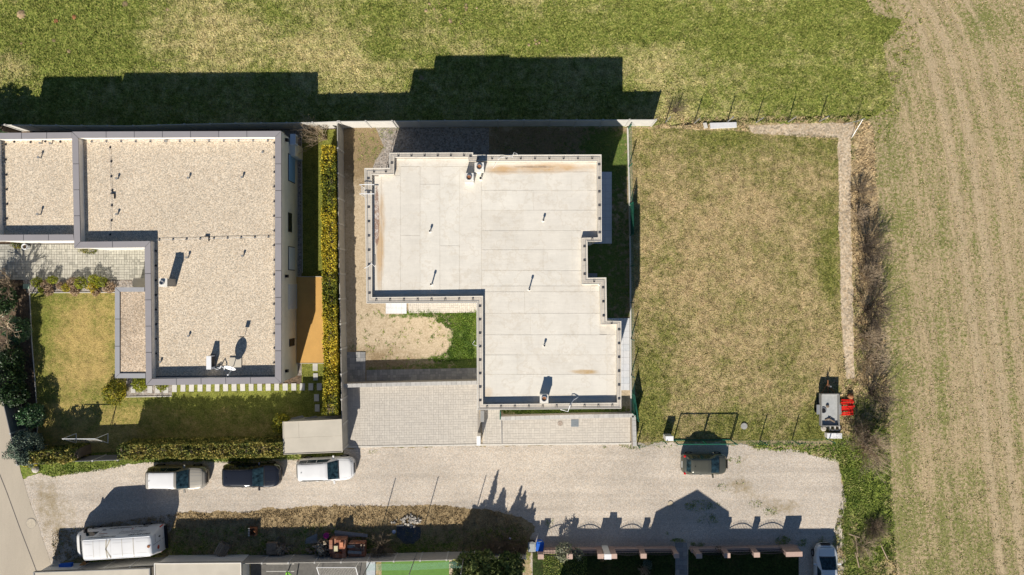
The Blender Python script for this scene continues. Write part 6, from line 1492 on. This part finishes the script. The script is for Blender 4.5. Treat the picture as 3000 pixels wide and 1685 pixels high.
for k in range(60):
    x, y = R.gauss(0, .45), R.gauss(-.05, .2); MB().box(c.x + x, c.y + y, R.uniform(0, .06), R.uniform(.08, .26), R.uniform(.06, .2), R.uniform(.04, .14), R.uniform(0, 3), R.uniform(-.4, .4), R.uniform(-.4, .4)).build('rubble_stone', M_stone, rb)
prop(MB().tube([W(905, 1538), (*W(907, 1540)[:2], .55)], .03, 5), 'marker_stake', M_wood, 'lone short stake near the shadow edge left of the brick stacks', 'stake')
c = Vector(W(107, 1374)); prop(MB().lathe(c.x, c.y, [(.26, 0), (.30, .16), (.2, .30), (.06, .36)], 9), 'boulder', M_stone, 'pale boulder at the corner of road and weedy strip', 'boulder')
for i, (x, y, l, a) in enumerate([(2588, 1615, 1.3, -1.15), (2508, 1600, 1.6, -1.45), (2500, 1568, .9, -.3), (2510, 1640, 1.2, -1.35)]):
    p = W(x, y); prop(MB().tube([(p[0] - math.cos(a) * l / 2, p[1] - math.sin(a) * l / 2, .08), (p[0] + math.cos(a) * l / 2, p[1] + math.sin(a) * l / 2, .14)], .045, 5), 'cut_branch', M_twigpale, ['pale stick lying apart on the grass right of the branch pile', 'long pale cut branch beside the pale blue car', 'short crooked branch above the long pale one', 'lower pale cut branch beside the pale blue car'][i], 'branch')
# white football goal on the dark lawn
GO = thing('garden_goal', 'white tubular football goal on the shaded lawn', 'goal', W(272, 1286))
gA, gB = W(224, 1291), W(317, 1292); x0, x1 = gA[0], gB[0]; yb, yf = W(0, 1298)[1], W(0, 1270)[1]; hz = 1.75
for nm, path in (('crossbar', [(x0, yf - .05, hz), (x1, yf - .05, hz)]), ('stay', [(x0, yb, 0), (x0, yf - .05, hz)]), ('stay', [(x1, yb, 0), (x1, yf - .05, hz)]), ('post', [(x0, yf, 0), (x0, yf - .05, hz)]), ('post', [(x1, yf, 0), (x1, yf - .05, hz)]), ('ground_tube', [(x0, yb, .03), (x0, yf, .03)]), ('ground_tube', [(x1, yb, .03), (x1, yf, .03)])):
    MB().tube(path, .03, 6).build(nm, M_white, GO)
mb = MB()
for k in range(11):
    x = x0 + (x1 - x0) * k / 10; mb.tube([(x, yb, .03), (x, yf - .05, hz)], .004, 3, cap=False)
for k in range(8):
    f = k / 7; mb.tube([(x0, yb + (yf - .05 - yb) * f, hz * f), (x1, yb + (yf - .05 - yb) * f, hz * f)], .004, 3, cap=False)
mb.build('goal_net', M_offwhite, GO)
# play yard at the lower edge
sheet('play_mat', [(735, 1630), (1072, 1626), (1075, 1780), (735, 1785)], .03, M_rubber)
sheet('play_lawn', [(1118, 1624), (1316, 1620), (1316, 1790), (1118, 1790)], .04, M_turf)
sheet('pale_gravel_strip', [(1316, 1620), (1536, 1616), (1536, 1790), (1316, 1790)], .03, M_pebble)
t = thing('pool_lawn', None, None); bpy.data.objects.remove(t)
sw_ = thing('swing_frame', 'lime green swing frame with pale bars in the play yard', 'swing', W(840, 1662)); 
MB().tube([W(838, 1690), (*W(862, 1648)[:2], 1.9)], .05, 6).tube([W(868, 1700), (*W(866, 1648)[:2], 1.9)], .05, 6).build('a_frame', M_lime, sw_)
for y in (1652, 1674): MB().tube([(*W(780, y, 1.5)[:2], 1.5), (*W(862, y, 1.5)[:2], 1.5)], .03, 5).build('bar', M_offwhite, sw_)
gn = thing('play_goal', 'small white netted goal in the play yard behind the south fence', 'goal', W(1000, 1665))
gx0, gx1 = W(940, 0)[0], W(1052, 0)[0]; gy0, gy1 = W(0, 1645)[1], W(0, 1700)[1]
for pth in ([(gx0, gy0, 0), (gx0, gy0, 1.2), (gx0, gy1, 0)], [(gx1, gy0, 0), (gx1, gy0, 1.2), (gx1, gy1, 0)]): MB().tube(pth, .03, 5).build('post', M_white, gn)
MB().tube([(gx0, gy0, 1.2), (gx1, gy0, 1.2)], .03, 5).build('crossbar', M_white, gn); mb = MB()
for k in range(26): x = gx0 + (gx1 - gx0) * k / 25; mb.tube([(x, gy0, 1.2), (x, (gy0 + gy1) / 2, .45), (x, gy1, .05)], .005, 3, cap=False)
for k in range(12): f = k / 11; mb.tube([(gx0, gy0 + (gy1 - gy0) * f, 1.2 * (1 - f)), (gx1, gy0 + (gy1 - gy0) * f, 1.2 * (1 - f))], .005, 3, cap=False)
mb.build('goal_net', M_offwhite, gn)
for i, (x, y) in enumerate([(1097, 1622), (1222, 1618), (1362, 1614)]):
    p = Vector(W(x, y)); prop(MB().tube([p, p + Vector((0, 0, 4.45))], .035, 6), 'net_pole', M_greymetal, ['leftmost of the three tall net poles behind the south fence', 'middle one of the three tall net poles behind the south fence', 'rightmost of the three tall net poles, next to the evergreens'][i], 'pole', 'tall net poles by the play lawn')
bn = MB(); A, B = Vector(W(1097, 1624)), Vector(W(1362, 1616)); u = (B - A)
for k in range(70):
    p = A + u * k / 69; bn.tube([p + Vector((0, -.02, 1.95)), p + Vector((0, -.1, 3.1))], .004, 3, cap=False)
for z in np.linspace(1.95, 3.1, 12): bn.tube([A + Vector((0, -.02, z)), A + u * .5 + Vector((0, -.12, z - .05)), B + Vector((0, -.02, z))], .004, 3, cap=False)
prop(bn, 'ball_net', M_teal, 'pale green ball net strung along the south fence by the play lawn', 'net')
prop(MB().prism([W(*q)[:2] for q in [(1074, 1626), (1100, 1625), (1100, 1780), (1074, 1780)]], 0, .1), 'crash_mat', plain('pale_grey_mat', (.42, .46, .48), .7), 'pale grey mat strip left of the play lawn', 'mat')
pr = [(138, 1648, M_cap, 'beige board'), (160, 1645, M_cap, 'second beige board')]
for i, (x, y, l, a, m, lb) in enumerate([(150, 1664, 1.3, .5, M_cap, 'beige board leaning at the left behind the south fence'), (190, 1658, 1.0, .1, M_bluebin, 'blue crate behind the south fence near the road'), (240, 1655, .9, .7, plain('orange_timber', (.55, .28, .10), .8), 'orange plank behind the fence beyond the van')]):
    p = W(x, y, .8); prop(MB().box(p[0], p[1], .5, l, .3, .3 if i == 1 else .06, a), ['stored_board', 'blue_crate', 'stored_plank'][i], m, lb, ['board', 'crate', 'plank'][i])
c = W(92, 1388); 
# molehills and rubbish in the meadow
for i, (x, y, r, m, lb) in enumerate([(62, 42, .38, M_yardsoil, 'largest bare earth mound near the top left corner'), (218, 50, .22, M_rust, 'orange brown leaf heap in the top left meadow'), (164, 62, .20, M_rust, 'reddish clod left of the orange leaf heap'), (158, 119, .16, M_yardsoil, 'pale clod below the reddish clod'), (202, 150, .17, M_yardsoil, 'greyish clod just above the house shadow'), (62, 128, .14, M_yardsoil, 'small pale clod at the left of the meadow'), (366, 12, .25, M_yardsoil, 'flat pale clod at the top edge of the meadow'), (490, 28, .14, M_yardsoil, 'pinkish clod right of the flat pale clod'), (1235, 228, .22, M_yardsoil, 'pale clod inside the big roof shadow'), (1321, 64, .15, M_yardsoil, 'reddest molehill of the upper middle meadow')]):
    p = W(x, y); prop(MB().lathe(p[0], p[1], [(r * 1.1, 0), (r * .8, r * .16), (r * .3, r * .28)], 7), 'earth_mound' if m is not M_stone else 'stone', m, lb, 'mound' if m is not M_stone else 'stone')
for i in range(26):
    x, y = (1240 + R.uniform(0, 180), 10 + R.uniform(0, 60)) if i < 20 else (1528 + R.uniform(-10, 90), 105 + R.uniform(0, 30)); r = R.uniform(.07, .16); p = W(x, y)
    prop(MB().lathe(p[0], p[1], [(r, 0), (r * .7, r * .3), (r * .2, r * .5)], 7), 'molehill', M_yardsoil, 'tiny pale molehill scattered in the upper middle of the meadow', 'mound', 'tiny molehills in the meadow')
